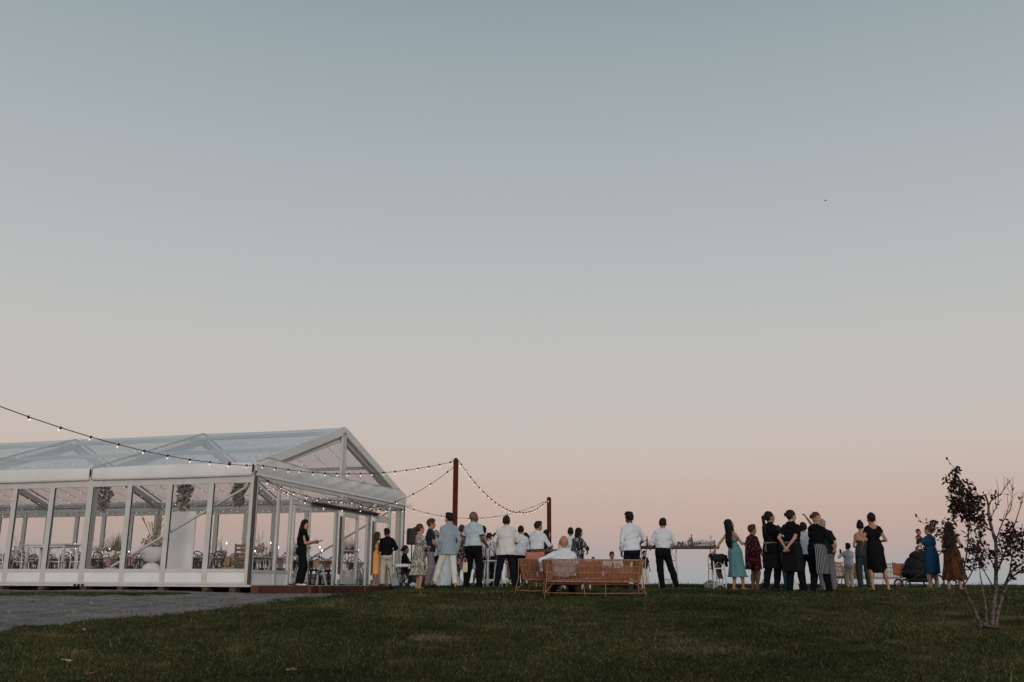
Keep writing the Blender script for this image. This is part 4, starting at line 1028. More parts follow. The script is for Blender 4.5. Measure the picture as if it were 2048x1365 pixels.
        if st == 'long':
            for q in (-1, 0, 1):
                pr += [cap(Hh(q * .055, -.045, .02), Hh(q * .075, -.065, -.14), .052, .05), cap(Hh(q * .075, -.065, -.14), T((q * .075, -.125, 1.24)), .05, .042, (1, .7, 1)), cap(T((q * .075, -.125, 1.24)), T((q * .06, -.13, 1.08)), .042, .02, (1, .7, 1))]
            pr += [cap(Hh(q * .078, .0, .02), Hh(q * .085, .015, -.14), .026, .024) for q in (-1, 1)]
        if st == 'bob': pr += [cap(Hh(q * .05, -.045, .03), Hh(q * .06, -.055, -.10), .055, .045) for q in (-1, 0, 1)] + [cap(Hh(q * .076, .0, .03), Hh(q * .08, .01, -.085), .028, .022) for q in (-1, 1)]
        if st == 'pony': pr += [cap(Hh(0, -.09, .05), Hh(0, -.145, .02), .03, .04), cap(Hh(0, -.145, .02), T((0, -.16, 1.38)), .042, .036), cap(T((0, -.16, 1.38)), T((.02, -.15, 1.2)), .036, .012)]
        if st == 'shortpony': pr += [cap(Hh(0, -.10, .04), Hh(0, -.15, .045), .026, .03), cap(Hh(0, -.15, .045), Hh(0, -.17, .0), .03, .012)]
        if st == 'bun': pr += [ell(Hh(0, -.075, .125), V3(.05, .05, .042), Rh), ell(Hh(0, -.03, .11), V3(.06, .07, .04), Rh)]
        if st == 'lowbun': pr += [ell(Hh(0, -.12, -.01), V3(.055, .045, .05), Rh), cap(Hh(.06, -.03, 0), Hh(.09, -.06, -.11), .012, .005)]
        if pr: piece('hair_length', pr, Hm, h2, k=.02, fold=.006, seed=int(u) + 5, foldv=(60, 60, 14))
    # ---- clothes
    infl = .016
    def sleeve(mode, e, wid=1.0):
        o = []
        for q in (1, -1):
            a, c = arms[q]
            if mode == 'none': continue
            if mode == 'cap': o.append(cap(SH[q], SH[q] + (EL[q] - SH[q]) * .35, a[3] + e, (a[3] * .9 + e) * wid, fb=True))
            elif mode == 'short': o.append(cap(SH[q], SH[q] + (EL[q] - SH[q]) * .72, a[3] + e, (a[3] * .86 + e + .008) * wid, fb=True))
            elif mode == '3q': o += [cap(SH[q], EL[q], a[3] + e, a[4] + e), cap(EL[q], EL[q] + (WR[q] - EL[q]) * .35, c[3] + e + .004, c[3] + e + .002, fb=True)]
            else: o += [cap(SH[q], EL[q], a[3] + e * .8, a[4] + e * .75), cap(EL[q], WR[q] + nrm(EL[q] - WR[q]) * .012, c[3] + e * .7, c[4] + e * .8, fb=True)]
        return o
    if top:
        e = top.get('e', infl); hem = top.get('hem', .90); pr = [inflate(p, e) for p in tors] + sleeve(top.get('sleeve', 'long'), e, top.get('wid', 1))
        if top.get('loose', 1):
            wx = (.168 if not fem else .152) * gt * top.get('ease', 1.0); wy = (.122 if not fem else .116) * gt * top.get('ease', 1.0)
            pr.append(loft([(1.32 - .95, wx * .98, wy * .95, 0, 0), (1.12 - .95, wx, wy, 0, .0), (hem - .95 - .01, (wx * (1.22 + .05 * (hem < .85)) if hem < .98 else wx * .98) * top.get('flare', 1.0), (wy * (1.22 + .10 * (gt > 1.1) + .06 * (hem < .85)) if hem < .98 else wy) * top.get('flare', 1.0), 0, -.008)], 9, .03, u, Rt, piv))
        if top.get('collar', True): pr.append(cap(T((0, -.006, 1.44)), T((0, .006, 1.505)), .066 * gt ** .4, .064 * gt ** .4, fb=True))
        dn = Rt @ V3(0, 0, -1); cc = [(dn, float(dn @ T((0, 0, hem))))]
        if top.get('vneck'): pass
        if top.get('low'):       # strapless or low back
            un = Rt @ V3(0, 0, 1); cc.append((un, float(un @ T((0, 0, top['low'])))))
        o = piece('top' if not top.get('jacket') else 'jacket', pr, top['m'], k=.022, cuts=cc, fold=top.get('fold', .02), seed=int(u), foldv=top.get('fv', (13, 13, 27)))
        if top.get('cuff'):
            for q in (1, -1):
                a = arms[q][0]; pE = SH[q] + (EL[q] - SH[q]) * .72; b = MB(); dd = nrm(EL[q] - SH[q])
                piece('cuff', [cap(pE - dd * .02, pE + dd * .012, a[3] + .02, a[3] + .018, fa=True, fb=True)], top['cuff'])
    if collar:
        piece('collar', [cap(T((0, -.006, 1.46)), T((0, .006, 1.52)), .068 * gt ** .4, .066 * gt ** .4, fb=True)], collar)
    if bottom:
        e = bottom.get('e', .014); wk = bottom.get('wide', 0.0); pr = [inflate(p, e) for p in tors[:1]] + ([inflate(p, e) for p in tors[-2:]] if seat is None else [])
        if seat is None: pr += [cap(T((-.06, 0, 1.0)), T((.06, 0, 1.0)), .108 * gt, .108 * gt, (1, .9, 1), Rt)]
        end = bottom.get('end', 1.08)
        for q in (1, -1):
            L0, L1 = legs[q][0], legs[q][1]; tip = KN[q] + (AN[q] - KN[q]) * end
            pr += [inflate(legs[q][2], e + .004 + wk * .5), cap(L0[1], L0[2], L0[3] + e, L0[4] + e + .007 + wk), cap(L1[1], tip, L1[3] + e + .007 + wk, L1[4] + e + .014 + wk, fb=True)]
        up = Rt @ V3(0, 0, 1); piece('trousers', pr, bottom['m'], k=.03, cuts=[(up, float(up @ T((0, 0, bottom.get('waist', 1.035)))))] if seat is None else [], fold=.006, seed=int(u) + 2, foldv=(16, 16, 22))
    if belt: piece('belt', [cap(T((-.06, 0, 1.01)), T((.06, 0, 1.01)), .128 * gt, .128 * gt, (1, .9, .3), Rt)], belt)
    if dress:
        pr = [inflate(p, .012) for p in tors[1:]] if dress.get('bodice', True) else []
        pr += sleeve(dress.get('sleeve', 'none'), .014, dress.get('wid', 1))
        zh = min(z for z, *_ in dress['skirt']) + .10
        for q in (1, -1):
            f_ = min(.9, max(.1, (HP[q][2] - zh) / max(.05, HP[q][2] - KN[q][2]))); pr.append(cap(HP[q], HP[q] + (KN[q] - HP[q]) * f_, .092 * lf + .012, .08 * lf + .012))
        pr += [inflate(p, .014) for p in tors[:1] + (tors[-2:] if seat is None else [])]
        pr.append(loft([(z - .95, rx, ry, cx, cy) for z, rx, ry, cx, cy in dress['skirt']], dress.get('pleat', 9), dress.get('amp', .06), u, rotm('Z', 0) if dress.get('plumb', True) else Rt, piv))
        cc = []
        if dress.get('low'): un = Rt @ V3(0, 0, 1); cc.append((un, float(un @ T((0, 0, dress['low'])))))
        if dress.get('backlow'): un = Rt @ nrm(V3(0, -.75, .66)); cc.append((un, float(un @ T((0, -.085, dress['backlow'])))))
        piece('dress', pr, dress['m'], k=.022, cuts=cc, fold=.005, seed=int(u), foldv=(22, 22, 8))
        if dress.get('strap'):
            for q in (1, -1): b = MB(); b.tube([T((q * .085, .085, 1.34)), T((q * .10, .0, 1.475)), T((q * .08, -.10, 1.34))], .010, 5); b.build('strap', dress['m'], t)
    if apron:
        z0, z1 = apron['z']; piece('apron', [loft([(z1 - .95, .165 * gt, .140 * gt, 0, 0), (.95 - .95, .195 * gt, .160 * gt, 0, .0), (z0 - .95, .215 * gt, .180 * gt, 0, .01)], 7, .03, u, None, piv)], apron['m'], cuts=[(V3(*apron.get('cut', (0, -1, 0))), apron.get('cd', .06))], fold=.004)
        piece('apron_tie', [cap(T((-.05, 0, 1.06)), T((.05, 0, 1.06)), .108 * gt + .022, .108 * gt + .022, (1, .95, .22), Rt)], apron['tie'])
        b = MB(); p0 = T((.0, -.14 * gt - .012, 1.06))
        for k_ in (-1, 1): b.tube([p0, p0 + V3(k_ * .05, -.02, .02), p0 + V3(k_ * .06, -.02, -.03), p0 + V3(0, -.005, 0), p0 + V3(k_ * .025, -.015, -.2)], .007, 5)
        b.build('apron_bow', apron['tie'], t)
    if shoes != 'bare':
        c = {'black': (.012, .012, .013), 'white': (.62, .60, .57), 'tan': (.28, .17, .10), 'brown': (.07, .035, .02), 'grey': (.2, .2, .21)}[shoes]
        for q in (1, -1): piece('shoe', [inflate(p, .004) for p in shoe[q]], mat('shoe_' + shoes, c, .4, .1, 9), .017, k=.015, cuts=[((0, 0, -1), .0)] if seat is None and FT[q][2] < .02 else [])
    if extra: extra(t, dict(T=T, WR=WR, EL=EL, SH=SH, H=Hh, KN=KN, AN=AN, Rt=Rt))
    return t, dict(T=T, WR=WR, EL=EL, SH=SH, H=Hh, HP=HP, KN=KN, AN=AN)
# ---------------------------------------------------------------- rattan lounge
def cane_seat(name, label, cat, wid, dep, nsl, m, cushions=(), m2=None):
    t = thing(name, label, cat); hw = wid / 2; R_ = .22; m2 = m2 or m
    path = []
    for k in range(5): path.append((-hw, dep - (dep - R_) * k / 5))
    for k in range(7): a = math.pi + math.pi / 2 * k / 6; path.append((-hw + R_ + R_ * math.cos(a), R_ + R_ * math.sin(a)))
    nb = 10
    for k in range(1, nb): path.append((-hw + R_ + (wid - 2 * R_) * k / nb, -.03 * math.sin(math.pi * k / nb)))
    path += [(-x, y) for x, y in path[:12]][::-1]
    L_ = [0]
    for a, b_ in zip(path, path[1:]): L_.append(L_[-1] + math.dist(a, b_))
    def at(sv):
        j = min(max(int(np.searchsorted(L_, sv)) - 1, 0), len(path) - 2); f = (sv - L_[j]) / (L_[j + 1] - L_[j] + 1e-9)
        return path[j][0] + f * (path[j+1][0] - path[j][0]), path[j][1] + f * (path[j+1][1] - path[j][1])
    tot = L_[-1]
    def pt(sv, z):                                     # wall of canes leans outwards towards the top rail
        x, y = at(sv); f = (z - .33) / .39; q = sv / tot
        drop = .16 * (max(0, .16 - q) / .16 + max(0, q - .84) / .16) ** 1.4
        n_ = Vector((x, y - dep * .6, 0)); n_ = n_.normalized() if n_.length > 0 else Vector((0, -1, 0))
        return Vector((x, y, z - drop * max(0, f))) + n_ * .09 * (f - .5)
    for z, r in ((.72, .016), (.60, .010), (.47, .010), (.30, .016)):
        b = MB(); b.tube([pt(tot * k / 46, z) for k in range(47)], r, 5); b.build('rail', m2, t)
    for k in range(nsl):
        sv = tot * (k + .5) / nsl; b = MB(); b.tube([pt(sv, .30), pt(sv, .53), pt(sv, .72)], .0092, 4, caps=False); b.build('cane', m if k % 3 else m2, t)
    # seat deck
    for k in range(9):
        y = .08 + (dep - .12) * k / 8; b = MB(); b.tube([(-hw + .06, y, .255), (hw - .06, y, .255)], .009, 5); b.build('seat_cane', m, t)
    b = MB(); b.tube([(-hw + .03, dep - .02, .255), (hw - .03, dep - .02, .255)], .016, 6); b.build('front_rail', m2, t)
    for sx in (-1, 1):
        b = MB(); b.tube([(sx * (hw - .04), -.02, .72), (sx * (hw - .02), .02, .33), (sx * (hw + .03), -.10, -.03)], [.009, .010, .008], 6); b.build('leg', m2, t)
        b = MB(); b.tube([(sx * (hw - .03), dep - .03, .36), (sx * (hw + .02), dep + .05, -.03)], [.010, .008], 6); b.build('leg', m2, t)
        b = MB(); b.tube([(sx * (hw - .20), .1, .31), (sx * (hw + .01), -.07, .085)], .007, 5); b.build('brace', m2, t)
        b = MB(); b.tube([(sx * (hw + .012), -.075, .085), (sx * (hw + .005), dep + .02, .085)], .008, 5); b.build('stretcher', m2, t)
    if wid > 1.3:
        for sx in (-1, 1): b = MB(); b.tube([(sx * .22, .1, .31), (sx * .2, -.04, -.03)], [.010, .008], 5); b.build('leg', m2, t)
    b = MB(); b.tube([(-hw - .01, -.08, .085), (0, -.06, .075), (hw + .01, -.08, .085)], .009, 5); b.build('stretcher', m2, t)
    return t
def cushion(label, w_, h_, th, loc, rot, m, seed=0):
    b = MB(); n = 10; vs = []; fs = []
    for sgn in (1, -1):
        for j in range(n + 1):
            for i in range(n + 1):
                u, v = i / n * 2 - 1, j / n * 2 - 1; e = (1 - abs(u) ** 2.6) * (1 - abs(v) ** 2.6)
                pin = 1 - .06 * (1 - abs(v)) * abs(u) ; vs.append((u * w_ / 2 * (1 - .07 * (1 - v * v)), sgn * th / 2 * max(e, 0) ** .45 * (1 + .08 * math.sin(4 * u + seed) * math.sin(3 * v)), v * h_ / 2 * (1 - .07 * (1 - u * u))))
    for s_ in range(2):
        o = s_ * (n + 1) ** 2
        for j in range(n):
            for i in range(n): q = o + j * (n + 1) + i; f = (q, q + 1, q + n + 2, q + n + 1); fs.append(f if s_ == 1 else f[::-1])
    b.add(vs, fs, True); o = b.build('cushion', m, None, loc, rot); return tag(o, label, 'cushion')
def gpt(u, d): x, _ = ray(u, 1172); return (x * d, d, gz(x * d, d))
SOFA_D = 19.6
sofa = cane_seat('rattan_sofa', 'long orange cane sofa seen from behind on the lawn', 'sofa', 1.96, .72, 112, M_RAT, m2=M_RATD)
sp = gpt(1190, SOFA_D); sofa.location = sp; sofa.rotation_euler.z = rad(1.5)
def on(base, rz, x, y, z): c, s = math.cos(rz), math.sin(rz); return (base[0] + c*x - s*y, base[1] + s*x + c*y, base[2] + z)
cushion('long rose seat cushion lying on the cane sofa', 1.86, .62, .10, on(sp, .026, 0, .38, .315), (math.pi / 2, 0, .026), M_ROSE)
cushion('plump rose cushion leaning in the right end of the cane sofa', .66, .24, .17, on(sp, .026, .50, .17, .47), (.25, 0, .03), M_ROSE, 1)
cushion('rose cushion at the middle of the cane sofa', .5, .36, .14, on(sp, .026, -.06, .17, .54), (.2, 0, -.05), M_ROSE, 2)
ac = cane_seat('rattan_armchair', 'orange cane armchair turned beside the long cane sofa', 'armchair', .72, .62, 52, M_RAT, m2=M_RATD)
ap = gpt(1066, 20.6); ac.location = ap; ac.rotation_euler.z = rad(-24)
cushion('rose cushion standing up over the back of the cane armchair', .46, .44, .15, on(ap, rad(-24), -.02, .16, .66), (.12, 0, rad(-24)), M_ROSE, 3)
cushion('rose seat cushion on the cane armchair', .58, .5, .11, on(ap, rad(-24), 0, .33, .32), (math.pi / 2, 0, rad(-24)), M_ROSE, 4)
# lounge set farther back on the right
bs = cane_seat('rattan_sofa', 'distant cane sofa facing the camera behind the woman in black', 'sofa', 1.62, .7, 60, M_RAT, m2=M_RATD)
bp = gpt(1752, 31.5); bs.location = (bp[0], bp[1], bp[2]); bs.rotation_euler.z = rad(176)
for dx, nm, k in ((-.66, 'rose cushion propped in the right arm of the distant cane sofa', 5), (.66, 'rose cushion propped in the left arm of the distant cane sofa', 6)):
    cushion(nm, .42, .42, .14, on(bp, rad(176), dx, .2, .54), (.15, .25 * dx, rad(176) - dx * .6), mat('terracotta_linen', (.24, .075, .04), .85, .15, 9), k)
cc = cane_seat('rattan_armchair', 'distant cane armchair behind the man in grey trousers', 'armchair', .7, .6, 40, M_RAT, m2=M_RATD)
cp_ = gpt(1672, 30.0); cc.location = cp_; cc.rotation_euler.z = rad(215)
# low dark coffee table by the boy
t = thing('coffee_table', 'low dark coffee table beyond the boy with the phone', 'table', gpt(1688, 30.5))
b = MB(); b.lathe([(0, .27), (.36, .27), (.37, .29), (.36, .31), (0, .31)], 22); b.build('table_top', M_BAR, t)
for k in range(3): a = k * 2.094 + .4; b = MB(); b.tube([(.14*math.cos(a), .14*math.sin(a), .27), (.26*math.cos(a), .26*math.sin(a), 0)], .014, 6); b.build('leg', M_BAR, t)
# ottoman for the seated boy
t = thing('ottoman', 'low dark ottoman under the boy in the tie', 'ottoman', gpt(1226, 27.0))
b = MB(); b.lathe([(0, 0), (.27, 0), (.30, .05), (.30, .21), (.27, .27), (.2, .285), (0, .288)], 20); b.build('seat', mat('charcoal_weave', (.04, .035, .03), .9, .3, 14), t)

# ---------------------------------------------------------------- bar tables
M_BGLASS = clear_mat('drinking_glass', (.93, .94, .94), .04, (.7, .7, .7), .02, 1.4)
M_BROWNB = mat('brown_bottle', (.13, .04, .012), .15, .2, 5, spec=.6); M_GREENB = mat('green_bottle', (.018, .03, .014), .15, .2, 5, spec=.6)
M_BEER = mat('beer', (.50, .20, .03), .2, .1, 5, spec=.5); M_FOAM = mat('beer_foam', (.75, .70, .62), .8, .05, 5)
def bar(name, label, ln, wd, h, loc, rz):
    t = thing(name, label, 'table', loc, rz)
    for k in range(3):
        y0 = -wd / 2 + k * wd / 3; b = MB(); b.box(-ln / 2, ln / 2, y0 + .003, y0 + wd / 3 - .003, h - .07, h, .006); b.build('plank', M_BAR, t)
    for sx in (-1, 1):
        for sy in (-1, 1):
            x, y = sx * (ln / 2 - .14), sy * (wd / 2 - .1); b = MB()
            b.tube([(x + sx*.04, y, h - .071), (x + sx*.045, y + sy*.02, .02), (x + sx*.03, y + sy*.02, -.03), (x, y + sy*.02, .02), (x - sx*.09, y, h - .071)], .0085, 6); b.build('hairpin_leg', M_STEEL, t)
    return t
def bottle(label, loc, m, h=.24, lab_=None, r=.031):
    t = thing('bottle', label, 'bottle', loc); b = MB()
    b.lathe([(0, 0), (r, .0), (r, h*.55), (r*.85, h*.62), (r*.42, h*.74), (r*.38, h*.96), (r*.45, h*.97), (r*.45, h), (0, h)], 12); b.build('glass_body', m, t)
    b = MB(); b.lathe([(r*1.02, h*.15), (r*1.03, h*.16), (r*1.03, h*.45), (r*1.02, h*.46)], 12); b.build('paper_label', lab_ or mat('cream_label', (.5, .42, .3), .7, .1, 20), t); return t
def tumbler(loc, label, h=.14, r=.036, group=None):
    b = MB(); b.lathe([(0, 0), (r*.8, 0), (r, h), (r*.93, h), (r*.74, .012), (0, .012)], 12)
    return tag(b.build('drinking_glass', M_BGLASS, None, loc), label, 'glass', group)
g0 = gpt(1359, 25.9); RZB = rad(-9)
bar('bar_table', 'tall timber bar table with hairpin legs and a row of glasses', 2.12, .55, 1.08, g0, RZB)
ob = lambda x, y: on(g0, RZB, x, y, 1.081)
gi = 0
for k in range(17):
    x = .16 + .048 * k + random.uniform(-.012, .012)
    if k == 0: continue
    tumbler(ob(x, random.uniform(-.16, .18)), 'clear tumbler in the crowd of glasses on the bar table', random.choice((.11, .13, .15, .17)), .035, 'clear glasses on the bar table')
for k in range(4): tumbler(ob(-.32 + .1 * k + .25, .1), 'clear tumbler beside the bottles on the bar table', .12, .035, 'glasses beside the bottles')
tumbler(ob(.86, .0), 'tallest clear vase like glass near the right end of the bar table', .27, .03)
bottle('brown beer bottle standing among the glasses on the bar table', ob(.30, -.1), M_BROWNB, .22)
bottle('dark wine bottle tallest among the glasses on the bar table', ob(.36, .05), M_GREENB, .30, mat('dark_label', (.05, .05, .045), .7, .1, 20), .038)
bottle('orange labelled beer bottle at the left end of the bar table', ob(-.80, -.12), M_BROWNB, .25, mat('orange_label', (.55, .16, .05), .7, .1, 20))
bottle('small green bottle at the right end of the bar table', ob(.95, -.05), M_GREENB, .15)
t = thing('greenery_runner', 'low dark greenery runner along the bar table', 'flowers', ob(.02, 0), RZB)
mw = [(M_GREENF, 5), (M_BROWNF, 1)]; stuff(foliage(340, .82, .12, .045, .06, mw, 31).build('leaves', [m for m, _ in mw], t, (0, 0, .045)))
b = MB(); b.lathe([(0, 0), (.022, 0), (.022, .13), (0, .13)], 10); tag(b.build('white_candle', M_WAX, None, ob(.22, -.16)), 'plain white pillar candle among the bottles on the bar table', 'candle')
b = MB(); b.box(-.06, .06, -.04, .04, 0, .02, .004); tag(b.build('menu_card', mat('white_card', (.7, .69, .66), .7, .04, 20), None, ob(.55, -.18)), 'small white card lying on the bar table', 'card')
g1 = gpt(1098, 27.6); bar('bar_table', 'dark bar table where beers stand by the brown trousered man', .95, .6, 1.08, g1, rad(4))
t = thing('table_skirt', 'black cloth hanging under the beer table', 'tablecloth', g1, rad(4)); b = MB()
vs = [(-.44 + .88 * k / 24, -.27 + .015 * math.sin(k * 1.9), z) for z in (1.02, .8, .55) for k in range(25)]; b.add(vs, [(r*25+k, r*25+k+1, r*25+k+26, r*25+k+25) for r in range(2) for k in range(24)], True)
n0 = len(vs); b.add([(x, y + .008, z) for x, y, z in vs], [(r*25+k, r*25+k+25, r*25+k+26, r*25+k+1) for r in range(2) for k in range(24)], True); b.build('cloth', mat('black_cloth', (.012, .012, .013), .9, .1, 9), t)
def beer(loc, label):
    t = thing('beer_glass', label, 'beer', loc)
    b = MB(); b.lathe([(0, 0), (.030, 0), (.037, .15), (.034, .15), (.027, .008), (0, .008)], 12); b.build('glass', M_BGLASS, t)
    b = MB(); b.lathe([(0, .01), (.026, .01), (.032, .115), (0, .115)], 12); b.build('beer', M_BEER, t)
    b = MB(); b.lathe([(0, .116), (.032, .116), (.034, .146), (.02, .155), (0, .156)], 12); b.build('foam', M_FOAM, t)
o1 = lambda x, y: on(g1, rad(4), x, y, 1.081)
beer(o1(-.02, -.16), 'amber beer with white foam beside the brown trousered man'); beer(o1(.08, -.1), 'second amber beer, right of its twin on the dark bar table')
bottle('slim brown beer bottle alone on the dark bar table', o1(.29, -.1), M_BROWNB, .26)
# white stools on the grass
def gstool(u, d, a, label, sc=1.0): place(ST, USED, gpt(u, d), rad(a), label).scale = (sc, sc, sc)
gstool(1440, 23.9, 168, 'white cross backed stool with a black jacket over it', .74); gstool(1432, 25.1, -30, 'white stool behind the one with the black jacket', .74)
gstool(1337, 26.1, 10, 'white stool behind the legs of the man at the bar table'); gstool(985, 26.4, 15, 'white stool left of the man in the loose cream shirt')
gstool(975, 27.4, -40, 'white stool in front of the boy with dark braces'); gstool(1006, 26.9, 25, 'white stool seen between the legs of the cream shirted man'); 0
t = thing('low_table', 'low white table whose legs show under the cane sofa', 'table', gpt(1155, 23.0))
b = MB(); b.box(-.4, .4, -.25, .25, .33, .37, .006); b.build('table_top', M_WHITEW, t)
for sx in (-1, 1):
    for sy in (-1, 1): b = MB(); b.lathe([(0, 0), (.022, 0), (.035, .33), (0, .33)], 8, (sx * .2 + .1 * sy, sy * .15, 0)); b.build('leg', M_WHITEW, t)
# black jacket thrown over the stool
t = thing('jacket', 'crumpled black jacket thrown over the white stool', 'jacket', gpt(1440, 23.9), rad(168))
v_, q_ = grow([cap((-.24, -.27, 1.10), (.24, -.28, 1.12), .065, .075), ell((-.05, -.29, 1.00), (.27, .06, .17)), ell((.10, -.29, .88), (.18, .055, .17)), cap((-.2, -.3, 1.05), (-.25, -.31, .80), .07, .045), cap((.2, -.3, 1.0), (.22, -.31, .70), .08, .04), ell((.0, -.16, 1.02), (.22, .10, .10))], .016, .04, fold=.03, seed=4, foldv=(26, 26, 24))
link('cloth', fast_mesh('cloth', v_ * .74, q_.ravel(), 4, mat('black_wool', (.012, .011, .011), .9, .2, 9), True), t)
t = thing('scarf', 'brown striped scarf hanging under the jacket on the stool', 'scarf', gpt(1440, 23.9), rad(168)); b = MB()
vs = [(-.1 + .17 * k / 8 + .03 * math.sin(r), -.235 + .02 * math.sin(k * 1.6 + r), .82 - .11 * r) for r in range(5) for k in range(9)]; b.add(vs, [(r*9+k, r*9+k+1, r*9+k+10, r*9+k+9) for r in range(4) for k in range(8)], True)
n0 = len(vs); b.add([(x, y + .01, z) for x, y, z in vs], [(r*9+k, r*9+k+9, r*9+k+10, r*9+k+1) for r in range(4) for k in range(8)], True); b.build('cloth', mat('brown_scarf', (.08, .045, .025), .9, .5, 22), t).scale = (.74, .74, .74)
# bags on the grass
def bag(loc, w_, d_, h_, m, label, rz=0, handle=.12, name='handbag', fold=.008):
    t = thing(name, label, 'bag', loc, rz)
    v_, q_ = grow([cap((-w_/2 + d_/2, 0, d_/2), (w_/2 - d_/2, 0, d_/2), d_/2, d_/2), cap((-w_/2 + d_*.5, 0, h_ - d_*.35), (w_/2 - d_*.5, 0, h_ - d_*.35), d_*.38, d_*.38)] + [cap((sx * (w_/2 - d_/2), 0, d_/2), (sx * (w_/2 - d_/2), 0, h_ - d_*.35), d_/2, d_*.38) for sx in (-1, 1)] + [cap((0, 0, d_/2), (0, 0, h_ - d_*.35), d_*.55, d_*.4, (max(1, w_/d_ - .9), 1, 1))], .012, .03, fold=fold)
    link('bag_body', fast_mesh('bag_body', v_, q_.ravel(), 4, m, True), t)
    b = MB(); b.tube([(-w_*.28, 0, h_ - .02), (-w_*.2, 0, h_ + handle*.7), (0, 0, h_ + handle), (w_*.2, 0, h_ + handle*.7), (w_*.28, 0, h_ - .02)], .008, 6); b.build('handle', m, t)
MBAG = mat('black_leather', (.012, .012, .013), .5, .2, 9)
bag(gpt(1531, 25.0), .30, .14, .19, MBAG, 'small black bag on the grass behind the waitress with glasses', .2)
bag(gpt(1421, 24.8), .34, .2, .17, mat('spotted_bag', (.03, .03, .03), .8, .3, 25, col2=(.45, .40, .34)), 'dark spotted bag slumped under the white stool', .3, .06)
bag(gpt(1589, 24.6), .22, .14, .18, mat('white_cotton', (.6, .6, .58), .8, .1, 9), 'white bag with dark trim on the grass between the waitresses', .1, .08)
# ---------------------------------------------------------------- speaker and stage gear beside the marquee
sx_ = gpt(821, 30.5)
t = thing('speaker_stand', 'black tripod pole under the loudspeaker', 'stand', sx_)
b = MB(); b.tube([(0, 0, .1), (0, 0, 1.32)], .018, 8); b.build('pole', M_BLACK, t)
for k in range(3): a = k * 2.094 + .5; b = MB(); b.tube([(0, 0, .62), (.42*math.cos(a), .42*math.sin(a), 0)], .013, 6); b.build('leg', M_BLACK, t)
t = thing('loudspeaker', 'black loudspeaker on a tripod pole beside the floral dress', 'speaker', (sx_[0], sx_[1], sx_[2] + 1.28), .3)
b = MB(); b.box(-.15, .15, -.14, .14, 0, .50, .03); b.build('cabinet', M_BLACK, t)
b = MB(); b.box(-.125, .125, -.152, -.141, .04, .46, .004); b.build('grille', mat('speaker_grille', (.02, .02, .022), .7, .3, 60), t)
b = MB(); b.tube([(-.2, .05, .42), (-.26, .05, .3), (-.25, .04, .0), (-.12, .02, -.35), (-.03, 0, -.9)], .006, 5); b.build('cable', M_WIRE, t)
t = thing('folding_stand', 'folded black equipment trolley leaning by the deck end', 'trolley', gpt(787, 29.5), .5)
for sx in (-1, 1): b = MB(); b.tube([(sx*.13, .18, .55), (sx*.13, .1, .62), (sx*.13, -.05, .3), (sx*.14, -.22, .03)], .013, 6); b.build('rail', M_BLACK, t)
b = MB(); b.box(-.17, .17, -.36, -.12, .01, .04, .006); b.build('toe_plate', M_BLACK, t)
for sx in (-1, 1): b = MB(); b.tube([(sx*.17, -.17, .07), (sx*.2, -.17, .07)], .065, 12); b.build('wheel', M_BLACK, t)
t = thing('small_table', 'small grey table behind the couple on the deck', 'table', gpt(786, 33.0))
b = MB(); b.box(-.45, .45, -.3, .3, .68, .72, .005); b.build('table_top', M_ALUD, t)
for sx in (-1, 1): b = MB(); b.beam((sx*.3, -.2, .68), (sx*.36, -.25, 0), .05, .05); b.build('leg', M_ALUD, t); b = MB(); b.beam((sx*.3, .2, .68), (sx*.36, .25, 0), .05, .05); b.build('leg', M_ALUD, t)
t = thing('amplifier', 'black amplifier box on the ground by the seated musician', 'amplifier', gpt(832, 30.9), .2)
b = MB(); b.box(-.26, .26, -.18, .18, 0, .46, .02); b.build('cabinet', M_BLACK, t); b = MB(); b.box(-.22, .22, -.187, -.181, .05, .38, .004); b.build('grille', MATS['speaker_grille'], t); b = MB(); b.tube([(-.1, 0, .46), (-.08, 0, .50), (.08, 0, .50), (.1, 0, .46)], .01, 5); b.build('handle', M_BLACK, t)
t = thing('keyboard', 'white electric piano in front of the seated musician', 'piano', gpt(815, 31.2), .1)
b = MB(); b.box(-.42, .42, -.14, .14, .62, .71, .01); b.build('case', M_WHITEW, t)
for sx in (-1, 1): b = MB(); b.beam((sx*.3, -.22, 0), (-sx*.3, .1, .62), .03, .03); b.build('leg', M_BLACK, t)
bag(gpt(826, 29.9), .20, .12, .10, mat('white_shoe_bag', (.6, .6, .6), .7, .1, 9), 'small white bundle on the ground under the loudspeaker', 0, .04)
# pole bracket on the far marquee corner
b = MB(); b.box(0, .5, -.03, .03, 0, .09, .01); tag(b.build('light_bracket', M_ALU, None, mq(10.02, -.02, 2.70) - Vector((.2, 0, 0)), (0, 0, 0)), 'small pale bracket sticking out from the far marquee corner', 'bracket')

# ---------------------------------------------------------------- pram
pg = gpt(1838, 27.6); t = thing('pram', 'black pushchair standing behind the woman in the blue dress', 'pram', pg, rad(0))
M_PR = mat('pram_black', (.006, .006, .007), .75, .2, 9); M_PRM = mat('pram_metal', (.03, .03, .032), .4, .1, 9)
for x, r in ((-.46, .14), (.42, .20)):
    for y in (-.26, .26):
        b = MB(); b.tube([(x + (r - .025) * math.cos(a), y, r + (r - .025) * math.sin(a)) for a in [2 * math.pi * k / 18 for k in range(18)]], .025, 6, closed=True); w_ = b.build('wheel', M_BLACK, t)
        b = MB(); [b.tube([(x, y, r), (x + (r - .03) * math.cos(a), y, r + (r - .03) * math.sin(a))], .007, 4) for a in [2 * math.pi * k / 6 for k in range(6)]]; b.lathe([(0, -.02), (.025, -.02), (.025, .02), (0, .02)], 8, (x, y, r)); b.build('spokes', M_ALUD, w_)
